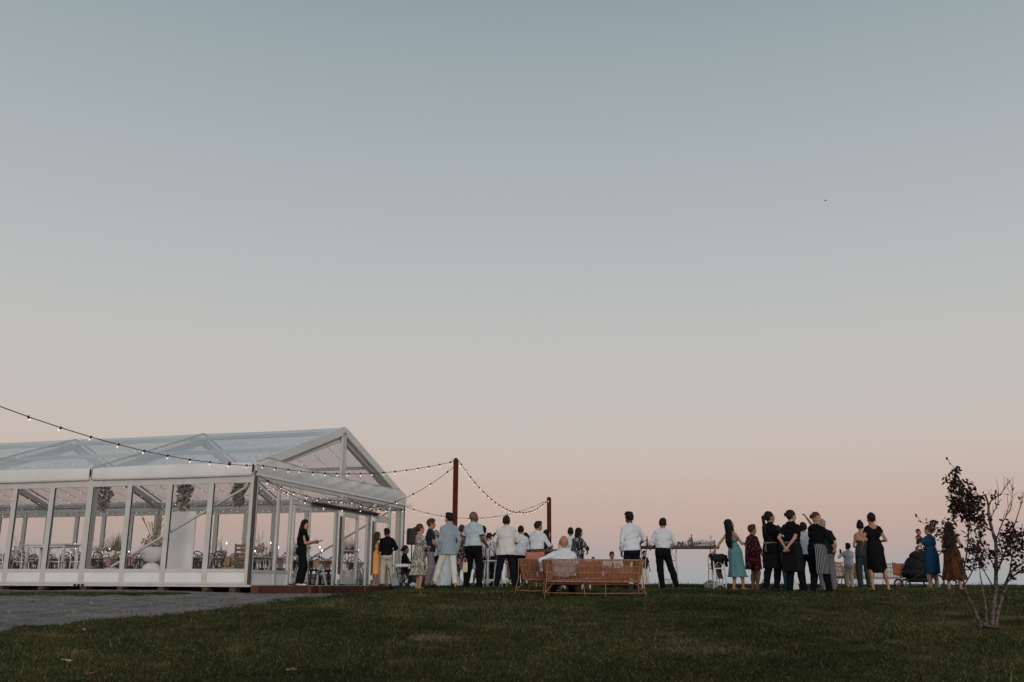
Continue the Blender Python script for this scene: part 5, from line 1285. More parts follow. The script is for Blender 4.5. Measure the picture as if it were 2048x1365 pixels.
for y in (-.24, .24):
    b = MB(); b.tube([(-.46, y, .16), (-.1, y, .36), (.25, y, .62), (.62, y, 1.0)], .014, 6); b.build('chassis_tube', M_PRM, t)
    b = MB(); b.tube([(.42, y, .2), (.18, y, .55), (-.05, y, .62)], .012, 6); b.build('chassis_tube', M_PRM, t)
b = MB(); b.tube([(.62, -.24, 1.0), (.66, -.2, 1.03), (.66, .2, 1.03), (.62, .24, 1.0)], .018, 8); b.build('push_handle', M_BLACK, t)
v_, q_ = grow([cap((-.30, -.15, .42), (-.30, .15, .42), .09, .09), cap((-.28, 0, .42), (.12, 0, .50), .17, .16, (1, 1.2, .5)), cap((.1, 0, .48), (.22, 0, .86), .16, .15, (.6, 1.25, 1))], .016, .05)
link('seat', fast_mesh('seat', v_, q_.ravel(), 4, M_PR, True), t)
v_, q_ = grow([ell((.10, 0, .78), (.33, .27, .28))], .016, .03, cuts=[(nrm(V3(-.55, 0, -.83)), -.655), (nrm(V3(0, 0, -1)), -.66)])
v2, q2 = grow([ell((.0, .0, .62), (.36, .25, .30)), cap((-.3, 0, .42), (.3, 0, .42), .14, .14, (1, 1.5, 1)), ell((.34, 0, .50), (.2, .20, .24))], .018, .10, fold=.02, seed=3); link('rain_cover', fast_mesh('rain_cover', v2, q2.ravel(), 4, M_PR, True), t)
link('hood', fast_mesh('hood', v_, q_.ravel(), 4, M_PR, True), t)
b = MB(); b.box(-.32, .32, -.2, .2, .18, .30, .05); b.build('basket', M_PR, t)
b = MB(); vs = [(-.18 + .03*k + .1 * r, -.12 + .05 * k, .93 - .09 * r - .01 * math.sin(k * 2)) for r in range(4) for k in range(6)]; b.add(vs, [(r*6+k, r*6+k+1, r*6+k+7, r*6+k+6) for r in range(3) for k in range(5)], True); n0 = len(vs); b.add([(x, y, z - .01) for x, y, z in vs], [(r*6+k, r*6+k+6, r*6+k+7, r*6+k+1) for r in range(3) for k in range(5)], True)
# ---------------------------------------------------------------- guests and staff
def pattern(name, cols, scale, base, thr=.5, stretch=(1, 1, 1)):
    if 'cloth_' + name in MATS: return MATS['cloth_' + name]
    m = bpy.data.materials.new('cloth_' + name); m.use_nodes = True; t = m.node_tree; n = t.nodes; l = t.links; p = n['Principled BSDF']; p.inputs['Roughness'].default_value = .85; p.inputs['Specular IOR Level'].default_value = .1
    tx = n.new('ShaderNodeTexCoord'); mp = n.new('ShaderNodeMapping'); mp.inputs['Scale'].default_value = stretch; l.new(tx.outputs['Object'], mp.inputs[0])
    vo = n.new('ShaderNodeTexVoronoi'); vo.inputs['Scale'].default_value = scale; l.new(mp.outputs[0], vo.inputs['Vector'])
    cr = n.new('ShaderNodeValToRGB'); cr.color_ramp.interpolation = 'CONSTANT'; e = cr.color_ramp.elements
    while len(e) < len(cols): e.new(.5)
    for i, c in enumerate(cols): e[i].position = i / len(cols); e[i].color = (*c, 1)
    sp = n.new('ShaderNodeSeparateColor'); l.new(vo.outputs['Color'], sp.inputs[0]); l.new(sp.outputs[0], cr.inputs[0])
    nz = n.new('ShaderNodeTexNoise'); nz.inputs['Scale'].default_value = scale * 1.2; nz.inputs['Detail'].default_value = 4; l.new(mp.outputs[0], nz.inputs['Vector'])
    r2 = n.new('ShaderNodeValToRGB'); r2.color_ramp.elements[0].position = thr - .04; r2.color_ramp.elements[1].position = thr + .04; l.new(nz.outputs['Fac'], r2.inputs[0])
    mx = n.new('ShaderNodeMix'); mx.data_type = 'RGBA'; l.new(r2.outputs[0], mx.inputs[0]); mx.inputs[6].default_value = (*base, 1); l.new(cr.outputs[0], mx.inputs[7]); l.new(mx.outputs[2], p.inputs['Base Color'])
    MATS['cloth_' + name] = m; return m
def stripes(name, c1, c2, freq, ang=0):
    m = bpy.data.materials.new('cloth_' + name); m.use_nodes = True; t = m.node_tree; n = t.nodes; l = t.links; p = n['Principled BSDF']; p.inputs['Roughness'].default_value = .85; p.inputs['Specular IOR Level'].default_value = .1
    tx = n.new('ShaderNodeTexCoord'); wv = n.new('ShaderNodeTexWave'); wv.inputs['Scale'].default_value = freq; mp = n.new('ShaderNodeMapping'); mp.inputs['Rotation'].default_value = (0, 0, -rad(ang)); l.new(tx.outputs['Object'], mp.inputs[0]); l.new(mp.outputs[0], wv.inputs['Vector'])
    cr = n.new('ShaderNodeValToRGB'); cr.color_ramp.interpolation = 'CONSTANT'; cr.color_ramp.elements[0].color = (*c1, 1); cr.color_ramp.elements[1].position = .86; cr.color_ramp.elements[1].color = (*c2, 1)
    l.new(wv.outputs['Fac'], cr.inputs[0]); l.new(cr.outputs[0], p.inputs['Base Color']); MATS['cloth_' + name] = m; return m
WS = cloth('white_shirt', (.58, .59, .62), bump=1.0, bscale=8); CS = cloth('cream_shirt', (.58, .55, .52), bump=1.0, bscale=8); BK = cloth('black', (.006, .006, .0065)); BK2 = cloth('soft_black', (.010, .010, .011)); NV = cloth('navy', (.008, .009, .013))
MINT = cloth('mint_shirt', (.40, .47, .48)); BEI = cloth('beige', (.47, .41, .34)); CRM = cloth('cream_trousers', (.58, .56, .52)); BRN = cloth('brown_chino', (.10, .058, .032)); GRY = cloth('grey_trousers', (.12, .12, .135))
LBL = cloth('pale_blue', (.38, .42, .47)); BLZ = cloth('blue_blazer', (.25, .30, .345), scale=60, var=.12, bump=.25, bscale=80); TEAL = cloth('teal_dress', (.10, .21, .22))
ORG = cloth('orange_dress', (.72, .35, .11)); BLU = cloth('blue_dress', (.010, .048, .10)); RUST = cloth('rust_dress', (.075, .028, .012), var=.5, scale=7); BRID = cloth('bridal_white', (.66, .67, .69)); LIL = cloth('lilac_white', (.50, .49, .56)); JEAN = cloth('blue_jeans', (.03, .07, .11)); MAU = cloth('mauve_trousers', (.27, .22, .22)); DGR = cloth('charcoal', (.028, .032, .037)); TIE = cloth('tan_tie', (.36, .28, .2)); GDR = cloth('stone_dress', (.34, .29, .25))
FLOR = pattern('pale_floral', [(.13, .14, .11), (.05, .07, .075), (.30, .20, .15), (.22, .22, .19)], 16, (.44, .40, .33), .50, (1.2, 1.2, .7))
REDF = pattern('red_floral', [(.34, .015, .02), (.26, .02, .06), (.03, .04, .07), (.32, .09, .08), (.38, .03, .025)], 14, (.014, .012, .014), .55)
BWF = pattern('black_white_leaf', [(.38, .38, .37), (.30, .31, .32), (.14, .14, .15)], 15, (.016, .017, .018), .53, (1.5, 1.5, .45))
PKF = pattern('dark_pink_floral', [(.42, .16, .17), (.50, .26, .25), (.06, .07, .09)], 15, (.02, .018, .022), .52)
STRP = stripes('striped_apron', (.014, .015, .017), (.42, .42, .42), 9.5, 55)
def item(name, label, cat, b, m, loc, rot=(0, 0, 0)): return tag(b.build(name, m, None, loc, rot), label, cat)
def wpos(t, p): s = t.scale[0]; a = t.rotation_euler.z; c, sn = math.cos(a), math.sin(a); p = p * s; return Vector((t.location.x + c*p[0] - sn*p[1], t.location.y + sn*p[0] + c*p[1], t.location.z + p[2]))
DZ = EYE - .02
# --- on the deck
t, J = person('woman in black with long dark hair reading a tablet on the deck', 600, 26.0, 80, 1.69, True, .95, 'fair', ('long', 'black'), lean=2, head=(16, 6), top=dict(m=BK, sleeve='cap', hem=.92, collar=False), bottom=dict(m=BK, wide=.03, e=.02), shoes='white',
              hl=(-.06, .33, 1.15), hr=(.05, .32, 1.19), base_z=DZ, detail=1.1)
b = MB(); b.box(-.10, .10, -.13, .13, -.006, .006, .003); item('tablet', 'dark tablet held by the woman in black on the deck', 'tablet', b, MBAG, wpos(t, np.array((.0, .45, 1.19))), (0, -.35, -rad(80) + 1.57))
person('woman in a strapless orange midi dress facing the man in black', 750, 31.0, 70, 1.64, True, .92, 'tan', ('long', 'brown'), head=(0, 8), dress=dict(m=ORG, low=1.36, skirt=[(1.12, .125, .105, 0, 0), (.95, .19, .16, 0, -.01), (.6, .18, .16, 0, 0), (.36, .19, .17, 0, 0)], amp=.03), shoes='tan', hl=(-.1, .28, 1.12), hr=(.1, .28, 1.15), base_z=DZ)
person('man in black jumper and cream trousers with his back turned on the deck', 772, 30.4, -12, 1.72, False, 1.05, 'brown', ('short', 'black'), head=(-12, 12), top=dict(m=BK, sleeve='3q', hem=.93), bottom=dict(m=BEI, wide=.012), shoes='brown', hl=(-.12, .28, 1.12), hr=(.2, .22, 1.1), fl=(-.12, 0, 0), fr=(.13, .08, 0), base_z=DZ)
person('seated musician in black behind the white electric piano', 808, 32.3, 85, 1.68, True, 1.0, 'tan', ('lowbun', 'dark'), seat=.46, fl=(-.12, .42, 0), fr=(.12, .42, 0), top=dict(m=BK2, sleeve='3q', hem=.9), bottom=dict(m=BK), hl=(-.2, .42, .78), hr=(.2, .42, .78))
t_ = thing('piano_stool', 'low black stool under the seated musician', 'stool', gpt(808, 32.3)); b = MB(); b.lathe([(0, .40), (.17, .40), (.18, .43), (.17, .46), (0, .465)], 16); b.build('seat', MBAG, t_)
for k in range(4): a = k * 1.571 + .6; b = MB(); b.tube([(.1*math.cos(a), .1*math.sin(a), .4), (.17*math.cos(a), .17*math.sin(a), 0)], .012, 5); b.build('leg', M_BLACK, t_)
# --- left group
person('woman in a tiered pale floral dress with a long ponytail', 836, 25.9, 68, 1.67, True, 1.12, 'fair', ('pony', 'brown'), head=(5, -4), dress=dict(m=FLOR, sleeve='short', wid=1.15, skirt=[(1.13, .135, .115, 0, 0), (.98, .19, .165, 0, 0), (.86, .225, .20, 0, 0), (.84, .20, .18, 0, 0), (.62, .25, .225, 0, 0), (.60, .22, .20, 0, 0), (.38, .28, .25, 0, 0)], pleat=11, amp=.08), belt=TIE, shoes='tan', hl=(-.1, .24, 1.14), hr=(.08, .26, 1.12), er=(1, -.5, -.2), detail=1.05)
t, J = person('tall man in a navy polo shirt behind the floral dress', 858, 27.3, 78, 1.83, False, 1.0, 'tan', ('short', 'brown'), head=(2, 2), top=dict(m=cloth('navy_polo', (.014, .026, .042)), sleeve='short', hem=.90), bottom=dict(m=MAU), shoes='brown', hl=(-.1, .3, 1.0), hr=(.18, .30, 1.0))
b = MB(); b.box(-.07, .07, -.004, .004, -.1, .1); item('order_of_service', 'cream paper booklet held by the man in the navy polo', 'paper', b, mat('cream_paper', (.55, .48, .36), .8, .05, 9), wpos(t, J['WR'][1] + V3(0, .08, .02)), (.4, .3, 1.2))
person('grey haired man in a pale blue tee looking past the bride', 869, 30.7, 70, 1.70, False, 1.05, 'ruddy', ('buzz', 'grey'), head=(-5, 0), top=dict(m=LBL, sleeve='short', hem=.92), bottom=dict(m=NV), hl=(-.15, .3, 1.05), hr=(.15, .32, 1.02))
t, J = person('bride in a long white gown with a spreading train', 889, 28.6, -75, 1.62, True, .95, 'fair', ('lowbun', 'brown'), dress=dict(m=BRID, low=1.36, strap=True, skirt=[(1.12, .12, .10, 0, 0), (.95, .19, .16, 0, -.02), (.6, .25, .24, 0, -.03), (.25, .36, .40, 0, -.10), (.0, .50, .58, 0, -.14)], pleat=11, amp=.06), hl=(.05, .36, 1.33), hr=(.2, .2, 1.05), shoes='white')
b = MB(); b.lathe([(0, -.11), (.012, -.11), (.016, .05), (.024, .06), (.028, .085), (.018, .11), (0, .112)], 10); item('microphone', 'black microphone held up by the bride', 'microphone', b, MBAG, P(880, 1076, 28.2), (0, -.9, 0))
person('man in a pale blue blazer and cream trousers striding away', 896, 23.5, -22, 1.77, False, .92, 'fair', ('quiff', 'black'), head=(-14, 3), lean=2, top=dict(m=BLZ, sleeve='long', hem=.79, e=.016, ease=1.12, jacket=True, fold=.008, flare=1.0), bottom=dict(m=CRM, end=.90), collar=BK, fl=(-.26, .30, 0), fr=(.13, -.14, 0), hl=(-.21, .12, .88), hr=(.20, -.04, .88), shoes='black', detail=1.1)
t, J = person('woman in a dark pink floral dress half hidden by the tall pole', 922, 28.4, 20, 1.74, True, 1.0, 'tan', ('lowbun', 'chestnut'), dress=dict(m=PKF, sleeve='short', skirt=[(1.12, .13, .11, 0, 0), (.95, .2, .17, 0, 0), (.5, .25, .22, 0, 0)], amp=.05), shoes='tan', hl=(-.25, .1, .9), hr=(.2, .25, 1.1))
t, J = person('big bald man in a mint short sleeved shirt and black trousers', 946, 24.5, 28, 1.87, False, 1.20, 'brown', ('bald', 'black'), head=(22, 2), top=dict(m=MINT, sleeve='short', hem=.97, wid=1.05, cuff=cloth('dark_trim', (.02, .02, .022)), fold=.014), bottom=dict(m=BK), hl=(-.30, .06, .87), hr=(.24, .20, 1.00), er=(.3, -1, -.2), fl=(-.22, .05, 0), fr=(.16, .0, 0), detail=1.1)
bg_ = P(930, 1135, 24.15); t = thing('box_bag', 'boxy cream handbag hanging at the big man\'s left side', 'bag', bg_, .15)
b = MB(); b.box(-.06, .06, -.05, .05, -.12, .12, .012); b.build('bag_body', mat('cream_leather', (.52, .42, .30), .5, .08, 9), t)
b = MB(); b.tube([(-.035, 0, .12), (-.03, 0, .19), (0, 0, .215), (.03, 0, .19), (.035, 0, .12)], .007, 6); b.build('handle', MATS['cream_leather'], t)
person('dark haired woman in a stone coloured dress behind the big bald man', 967, 29.0, 15, 1.76, True, .95, 'tan', ('lowbun', 'black'), dress=dict(m=GDR, sleeve='none', skirt=[(1.12, .12, .1, 0, 0), (.95, .18, .15, 0, 0), (.2, .19, .17, 0, 0)]), shoes='tan', hr=(.2, .25, 1.0))
def braces(t, J):
    T = J['T']
    for q in (1, -1): b = MB(); b.tube([T((q * .06, -.135, 1.0)), T((q * .07, -.135, 1.2)), T((q * .085, -.115, 1.38)), T((q * .09, -.03, 1.475))], .016, 4); b.build('brace', NV, t)
person('boy in a white shirt with dark braces leaning by the stools', 977, 28.7, 25, 1.55, False, .95, 'tan', ('curly', 'dark'), head=(15, 18), lean=6, hs=1.06, top=dict(m=LIL, sleeve='short', hem=1.0), bottom=dict(m=NV), hr=(.15, .3, 1.0), hl=(-.2, .25, .95), extra=braces)
person('broad man in a loose cream shirt with his back to the camera', 1012, 25.3, 4, 1.80, False, 1.17, 'olive', ('short', 'dark'), lean=2, top=dict(m=CS, sleeve='long', hem=.80, ease=1.10, fold=.022), bottom=dict(m=NV), hl=(-.27, .14, .95), el=(-.5, -1, 0), hr=(.20, .28, 1.10), er=(.55, -1, 0), fl=(-.24, 0, 0), fr=(.22, .03, 0), detail=1.1)
person('man in a white shirt and black trousers behind the cream shirted man', 1040, 29.5, -8, 1.75, False, 1.08, 'olive', ('short', 'black'), head=(5, 12), top=dict(m=WS, sleeve='long', hem=.90, fold=.018), bottom=dict(m=BK), hl=(-.18, .28, 1.05), hr=(.18, .28, 1.05))
person('man whose dark hair shows over the cream shirted shoulder', 1027, 31.2, 20, 1.76, False, 1.0, 'olive', ('short', 'black'), top=dict(m=NV, sleeve='short', hem=.9), bottom=dict(m=BK))
person('dark haired person mostly hidden between the two white shirts', 1053, 31.5, -20, 1.66, True, 1.0, 'tan', ('bob', 'black'), top=dict(m=BK2, sleeve='short', hem=.9), bottom=dict(m=BK))
person('man in a white shirt and brown chinos leaning on the dark bar table', 1073, 27.0, 32, 1.80, False, 1.10, 'olive', ('quiff', 'dark'), lean=5, head=(25, 4), top=dict(m=WS, sleeve='long', hem=1.02, fold=.016), bottom=dict(m=BRN, waist=1.06), belt=BK, hr=(.20, .38, 1.14), er=(.6, -.8, -.3), hl=(-.15, .38, 1.14), detail=1.05)
person('dark haired woman in profile across the dark bar table', 1093, 29.6, 75, 1.64, True, 1.0, 'tan', ('bob', 'black'), top=dict(m=BK2, sleeve='short', hem=.9), bottom=dict(m=BK), hl=(-.1, .25, 1.0))
person('woman in a dusty pink dress glimpsed between the white shirts', 1024, 30.2, 15, 1.58, True, 1.0, 'tan', ('bob', 'dark'), dress=dict(m=cloth('dusty_pink', (.30, .17, .16)), sleeve='short', skirt=[(1.12, .13, .11, 0, 0), (.95, .2, .17, 0, 0), (.3, .23, .21, 0, 0)]), shoes='tan', hr=(.15, .28, 1.05))
person('bare legged girl in white standing behind the big bald man', 955, 30.3, 40, 1.50, True, .95, 'tan', ('pony', 'dark'), hs=1.14, dress=dict(m=BRID, sleeve='cap', skirt=[(1.12, .12, .10, 0, 0), (.95, .18, .15, 0, 0), (.62, .22, .2, 0, 0)]), shoes='tan')
person('person in grey trousers half hidden behind the tall brown pole', 906, 31.5, -10, 1.70, False, 1.0, 'olive', ('short', 'dark'), top=dict(m=LBL, sleeve='long', hem=.92), bottom=dict(m=GRY))
person('man in black beyond the white stools near the boy in braces', 990, 31.0, 30, 1.62, False, 1.0, 'olive', ('short', 'black'), top=dict(m=BK2, sleeve='short', hem=.9), bottom=dict(m=BK))
# --- sofa and behind
sx0 = on(sp, .026, -.60, .36, 0)
person('bald man in a white shirt sitting on the long cane sofa', 1130, SOFA_D, 2, 1.80, False, 1.22, 'ruddy', ('bald', 'grey'), seat=.27, lean=-6, head=(0, 4), hs=1.05, top=dict(m=WS, sleeve='long', hem=.98, fold=.018), bottom=dict(m=BK), fl=(-.22, .62, 0), fr=(.2, .62, 0), hl=(-.42, .10, .52), el=(-1, -.4, -.2), hr=(.30, .32, .44), x=(sx0[0], sx0[1]), detail=1.1)
person('woman with a black bob in a black and white leaf print top', 1156, 27.4, 48, 1.63, True, 1.12, 'fair', ('bob', 'black'), head=(25, 6), lean=4, top=dict(m=BWF, sleeve='3q', hem=.72, ease=1.08, collar=False, flare=1.15), bottom=dict(m=BK), hl=(-.12, .26, 1.1), hr=(.18, .24, 1.05), er=(1, -.7, 0))
person('man in a white shirt hidden behind the leaf print top', 1142, 29.2, 10, 1.70, False, .98, 'olive', ('short', 'black'), top=dict(m=WS, sleeve='long', hem=.92), bottom=dict(m=BK))
person('small child whose fair head shows above the cane sofa', 1188, 31.5, 170, .92, False, 1.0, 'fair', ('buzz', 'brown'), hs=1.35, top=dict(m=WS, sleeve='short', hem=.9), bottom=dict(m=BEI))
def necktie(t, J):
    T = J['T']; b = MB(); b.tube([T((0, .115, 1.42)), T((0, .145, 1.32)), T((0, .15, 1.12))], [.014, .018, .024], 4); b.build('tie', NV, t)
gx_, gy_, _ = gpt(1226, 27.0)
person('boy in a white shirt and dark tie facing the camera behind the sofa', 1226, 27.0, 172, 1.34, False, 1.05, 'tan', ('short', 'black'), hs=1.05, seat=.34, fl=(-.15, .45, 0), fr=(.15, .45, 0), head=(-6, 0), top=dict(m=WS, sleeve='long', hem=.9, collar=True), bottom=dict(m=BK), hl=(-.32, .32, .62), hr=(.32, .32, .62), extra=necktie)
person('tall man with curly black hair in an untucked white shirt', 1266, 24.4, -3, 1.90, False, 1.0, 'brown', ('curly', 'black'), head=(-4, 10), lean=3, top=dict(m=WS, sleeve='long', hem=.90, ease=1.06, fold=.02), bottom=dict(m=NV), hr=(.28, .36, 1.10), er=(.5, -1, -.3), hl=(-.23, .08, .88), el=(-.3, -1, 0), detail=1.1)
person('child in a black tee and pale trousers beyond the bar table', 1290, 33.0, 165, 1.12, False, 1.0, 'tan', ('short', 'dark'), hs=1.22, top=dict(m=BK2, sleeve='short', hem=.88), bottom=dict(m=CRM), shoes='black')
person('man in a tucked white shirt with one leg out at the bar table', 1328, 25.0, -6, 1.78, False, 1.06, 'tan', ('short', 'dark'), head=(4, 8), lean=2, top=dict(m=WS, sleeve='long', hem=1.03, fold=.016), bottom=dict(m=BK, waist=1.06), fl=(-.03, 0, 0), fr=(.34, .02, 0), hl=(-.25, .30, 1.06), el=(-.35, -1, 0), hr=(.30, .30, 1.06), er=(.4, -1, 0), detail=1.1)
# --- right group
t, J = person('woman in a teal midi dress leaning back on the stool', 1474, 23.5, 62, 1.66, True, .95, 'tan', ('long', 'black'), lean=-16, head=(12, -4), dress=dict(m=TEAL, low=1.40, strap=True, backlow=1.30, plumb=True, skirt=[(1.12, .125, .11, 0, -.03), (.95, .19, .165, 0, -.01), (.6, .19, .18, .0, .02), (.40, .23, .22, 0, .04), (.33, .26, .25, 0, .05)], pleat=7, amp=.05), shoes='tan', hl=(-.22, -.56, .90), el=(-.6, .2, .4), hr=(.10, .20, 1.16), er=(.8, -.7, -.3), fl=(-.10, -.02, 0), fr=(.09, .12, 0), detail=1.1)
b = MB(); b.box(-.035, .035, -.004, .004, -.07, .07, .002); item('phone', 'slim phone in the hand of the woman in teal', 'phone', b, mat('phone_dark', (.05, .05, .055), .3, .1, 9), wpos(t, J['WR'][1] + V3(.0, .09, .03)), (.3, .3, .4))
person('short haired woman in a red and black floral kaftan', 1509, 24.0, 62, 1.56, True, 1.28, 'tan', ('short', 'brown'), head=(10, -2), dress=dict(m=REDF, sleeve='3q', wid=1.4, skirt=[(1.36, .19, .15, 0, 0), (1.12, .21, .18, 0, 0), (.95, .22, .19, 0, 0), (.66, .24, .21, 0, 0), (.57, .235, .205, 0, 0)], pleat=6, amp=.05), shoes='bare', hr=(.26, .16, .84), hl=(-.2, .2, .9), fl=(-.07, 0, 0), fr=(.07, .02, 0), detail=1.05)
def specs(t, J):
    b = MB(); Hh = J['H']
    for q in (1, -1):
        b.tube([Hh(q*.033 + .022*math.cos(a), .098, .004 + .018*math.sin(a)) for a in [k * .785 for k in range(8)]], .0035, 4, closed=True); b.tube([Hh(q*.055, .096, .006), Hh(q*.083, .0, .006)], .003, 4)
    b.tube([Hh(-.011, .1, .006), Hh(.011, .1, .006)], .003, 4); b.build('glasses', M_BLACK, t)
person('waitress in black with glasses and a high ponytail', 1547, 22.4, 55, 1.75, True, 1.08, 'tan', ('pony', 'black'), head=(18, -6), top=dict(m=BK, sleeve='3q', hem=.92), bottom=dict(m=BK), apron=dict(m=BK2, z=(.50, 1.07), tie=TIE, cd=.12), hl=(-.05, .26, 1.12), hr=(.15, .24, 1.1), extra=specs, detail=1.1)
person('waitress in black with bare arms clasped behind her back', 1589, 21.8, 48, 1.78, True, 1.15, 'fair', ('shortpony', 'dark'), head=(22, -4), top=dict(m=BK, sleeve='short', hem=.92), bottom=dict(m=BK), apron=dict(m=BK2, z=(.44, 1.07), tie=TIE, cd=.12), hl=(-.02, -.26, .98), hr=(.06, -.27, .96), el=(-1, -.35, 0), er=(1, -.35, 0), fl=(-.12, 0, 0), fr=(.14, .14, 0), detail=1.1)
person('person in blue jeans hidden behind the clasped hands waitress', 1563, 27.0, 20, 1.66, True, 1.0, 'tan', ('bob', 'dark'), top=dict(m=BK2, sleeve='short', hem=.9), bottom=dict(m=JEAN))
person('man in a pale blue shirt raising his arm between two waitresses', 1617, 26.0, 5, 1.72, False, 1.0, 'brown', ('short', 'black'), top=dict(m=LBL, sleeve='short', hem=.92, fold=.02), bottom=dict(m=BK), hr=(.10, .10, 1.90), er=(1, .2, -.3), hl=(-.12, .25, 1.3), fl=(-.16, 0, 0), fr=(.18, 0, 0))
person('waitress in a striped apron looking back over her shoulder', 1639, 21.6, 55, 1.73, True, 1.15, 'fair', ('shortpony', 'chestnut'), head=(104, 2), top=dict(m=BK, sleeve='3q', hem=.92), bottom=dict(m=BK), apron=dict(m=STRP, z=(.42, 1.07), tie=BK2, cut=(-.9, -.43, 0), cd=.02), hr=(.30, .22, .96), er=(1, -.7, 0), hl=(-.1, .3, 1.0), fl=(-.16, -.02, 0), fr=(.14, .16, 0), detail=1.1)
person('older man in a black shirt and grey trousers with bowed grey head', 1656, 24.4, 8, 1.72, False, 1.12, 'fair', ('buzz', 'grey'), head=(-32, 16), lean=6, top=dict(m=BK2, sleeve='short', hem=.86, wid=1.1), bottom=dict(m=GRY, wide=.012), hl=(-.15, .26, 1.1), hr=(.25, .14, .92), er=(.3, -1, 0), shoes='grey')
t, J = person('small boy in a pale shirt holding up a phone', 1701, 26.3, -8, 1.16, False, 1.05, 'olive', ('short', 'dark'), hs=1.2, top=dict(m=LIL, sleeve='long', hem=.92, fold=.012), bottom=dict(m=BEI), hl=(-.24, .22, 1.34), el=(-1, -.2, -.8), hr=(-.04, .27, 1.36), er=(1, -.1, -.8), fl=(-.09, 0, 0), fr=(.12, .04, 0))
b = MB(); b.box(-.032, .032, -.004, .004, -.065, .065, .003); item('phone', 'dark phone held up by the small boy', 'phone', b, MATS['phone_dark'], wpos(t, J['WR'][-1] + V3(.07, .06, .12)), (-.1, 0, .1))
person('woman with a high bun in a strapless charcoal jumpsuit', 1730, 25.4, 8, 1.68, True, .92, 'tan', ('bun', 'black'), head=(28, 0), top=dict(m=DGR, sleeve='none', hem=.95, low=1.26, collar=False), bottom=dict(m=DGR, wide=.012), hl=(-.1, .26, 1.08), hr=(.1, .26, 1.08), shoes='black')
person('woman in a black knee slit dress with a keyhole back', 1756, 23.4, 4, 1.79, True, 1.04, 'tan', ('lowbun', 'dark'), dress=dict(m=BK, sleeve='cap', wid=1.1, backlow=1.41, skirt=[(1.14, .14, .12, 0, 0), (.95, .185, .165, 0, -.01), (.6, .17, .155, .01, 0), (.40, .145, .14, .03, .02)], amp=.03), shoes='bare', hl=(-.24, .16, .98), hr=(.18, .26, 1.12), er=(.45, -1, 0), fl=(-.13, -.04, 0), fr=(.25, .06, 0), detail=1.1)
t, J = person('woman in a blue dress carrying a baby', 1868, 25.6, -32, 1.61, True, 1.25, 'fair', ('lowbun', 'chestnut'), head=(-12, 4), dress=dict(m=BLU, sleeve='short', wid=1.1, skirt=[(1.12, .17, .15, 0, 0), (.95, .22, .19, 0, 0), (.6, .23, .20, 0, 0), (.42, .22, .20, 0, 0)], amp=.03), shoes='tan', hl=(-.14, .34, 1.14), el=(-1, -.2, -.5), hr=(.04, .36, 1.10), detail=1.05)
bp_ = wpos(t, np.array((-.12, .25, 1.24)))
person('baby in a dark top held against the blue dress', 0, 0, 150, .66, False, 1.25, 'ruddy', ('buzz', 'brown'), hs=1.75, seat=.30, fl=(-.14, .22, .05), fr=(.14, .22, .05), top=dict(m=DGR, sleeve='short', hem=.88), shoes='bare', hl=(-.24, .26, .72), hr=(.24, .26, .78), x=(bp_.x, bp_.y), base_z=bp_.z - .12)
person('woman with long dark hair in a rust coloured dress behind the young tree', 1911, 24.8, 22, 1.66, True, 1.05, 'tan', ('long', 'dark'), dress=dict(m=RUST, sleeve='none', strap=True, low=1.40, skirt=[(1.12, .14, .12, 0, 0), (.95, .2, .17, 0, 0), (.6, .25, .22, 0, 0), (.26, .31, .28, 0, 0)], pleat=10, amp=.08), shoes='tan', hl=(-.1, .28, 1.1), hr=(.15, .26, 1.1))
# ---------------------------------------------------------------- young tree at the right
TD = 14.2
M_BARK = mat('blotched_bark', (.018, .012, .009), .9, .3, 22, bump=.8, bscale=40, col2=(.17, .14, .115), detail=6)
M_TWIG = mat('dark_twig', (.030, .018, .014), .85, .3, 20)
M_LEAF = mat('plum_leaf', (.010, .008, .006), .6, .5, 8, col2=(.048, .021, .015), spec=.15)
tb = gpt(1972, TD); tx_, ty_ = ground_at(1974, 1260); tb = (tx_, ty_, gz(tx_, ty_)); TD = ty_
tree = thing('young_tree', 'young multi stemmed tree with pale blotched bark and sparse dark leaves', 'tree', tb)
rg = random.Random(5)
def tp(u, v, dz=0.0): return P(u, v, TD + dz) - Vector(tb)
trunk = MB(); br = MB(); twigs = MB(); tips = []
def limb(px, r0, r1, mb, dz0=0.0, dz1=0.0, tip=True):
    n = len(px); pts = []
    for i, (u, v) in enumerate(px):
        t = i / (n - 1); pts.append(tp(u + rg.uniform(-1, 1), v, dz0 + (dz1 - dz0) * t + rg.uniform(-.02, .02)))
    if abs(px[0][1] - 1258) < 8: pts[0].z -= .12
    fine = []
    for i in range(n - 1):
        for k in range(4):
            t = k / 4; p0, p1, p2, p3 = pts[max(i-1, 0)], pts[i], pts[i+1], pts[min(i+2, n-1)]
            fine.append(.5 * ((2*p1) + (p2 - p0)*t + (2*p0 - 5*p1 + 4*p2 - p3)*t*t + (-p0 + 3*p1 - 3*p2 + p3)*t**3))
    fine.append(pts[-1]); m = len(fine)
    mb.tube(fine, [(r0 + (r1 - r0) * (i / (m - 1)) ** .8) * (1 + (.16 * math.sin(i * 1.9 + r0 * 900) + .1 * math.sin(i * 3.3)) * (r0 > .012)) for i in range(m)], 8 if r0 > .02 else 5)
    if tip: tips.append(fine)
    return fine
L_ = limb
T1 = L_([(1978, 1260), (1986, 1225), (1991, 1180), (1993, 1130), (1991, 1090), (1984, 1062), (1978, 1035), (1977, 1010)], .040, .018, trunk, 0, .1, False)
T2 = L_([(1968, 1257), (1953, 1230), (1938, 1200), (1928, 1172), (1925, 1150)], .034, .014, trunk, 0, -.3, False)
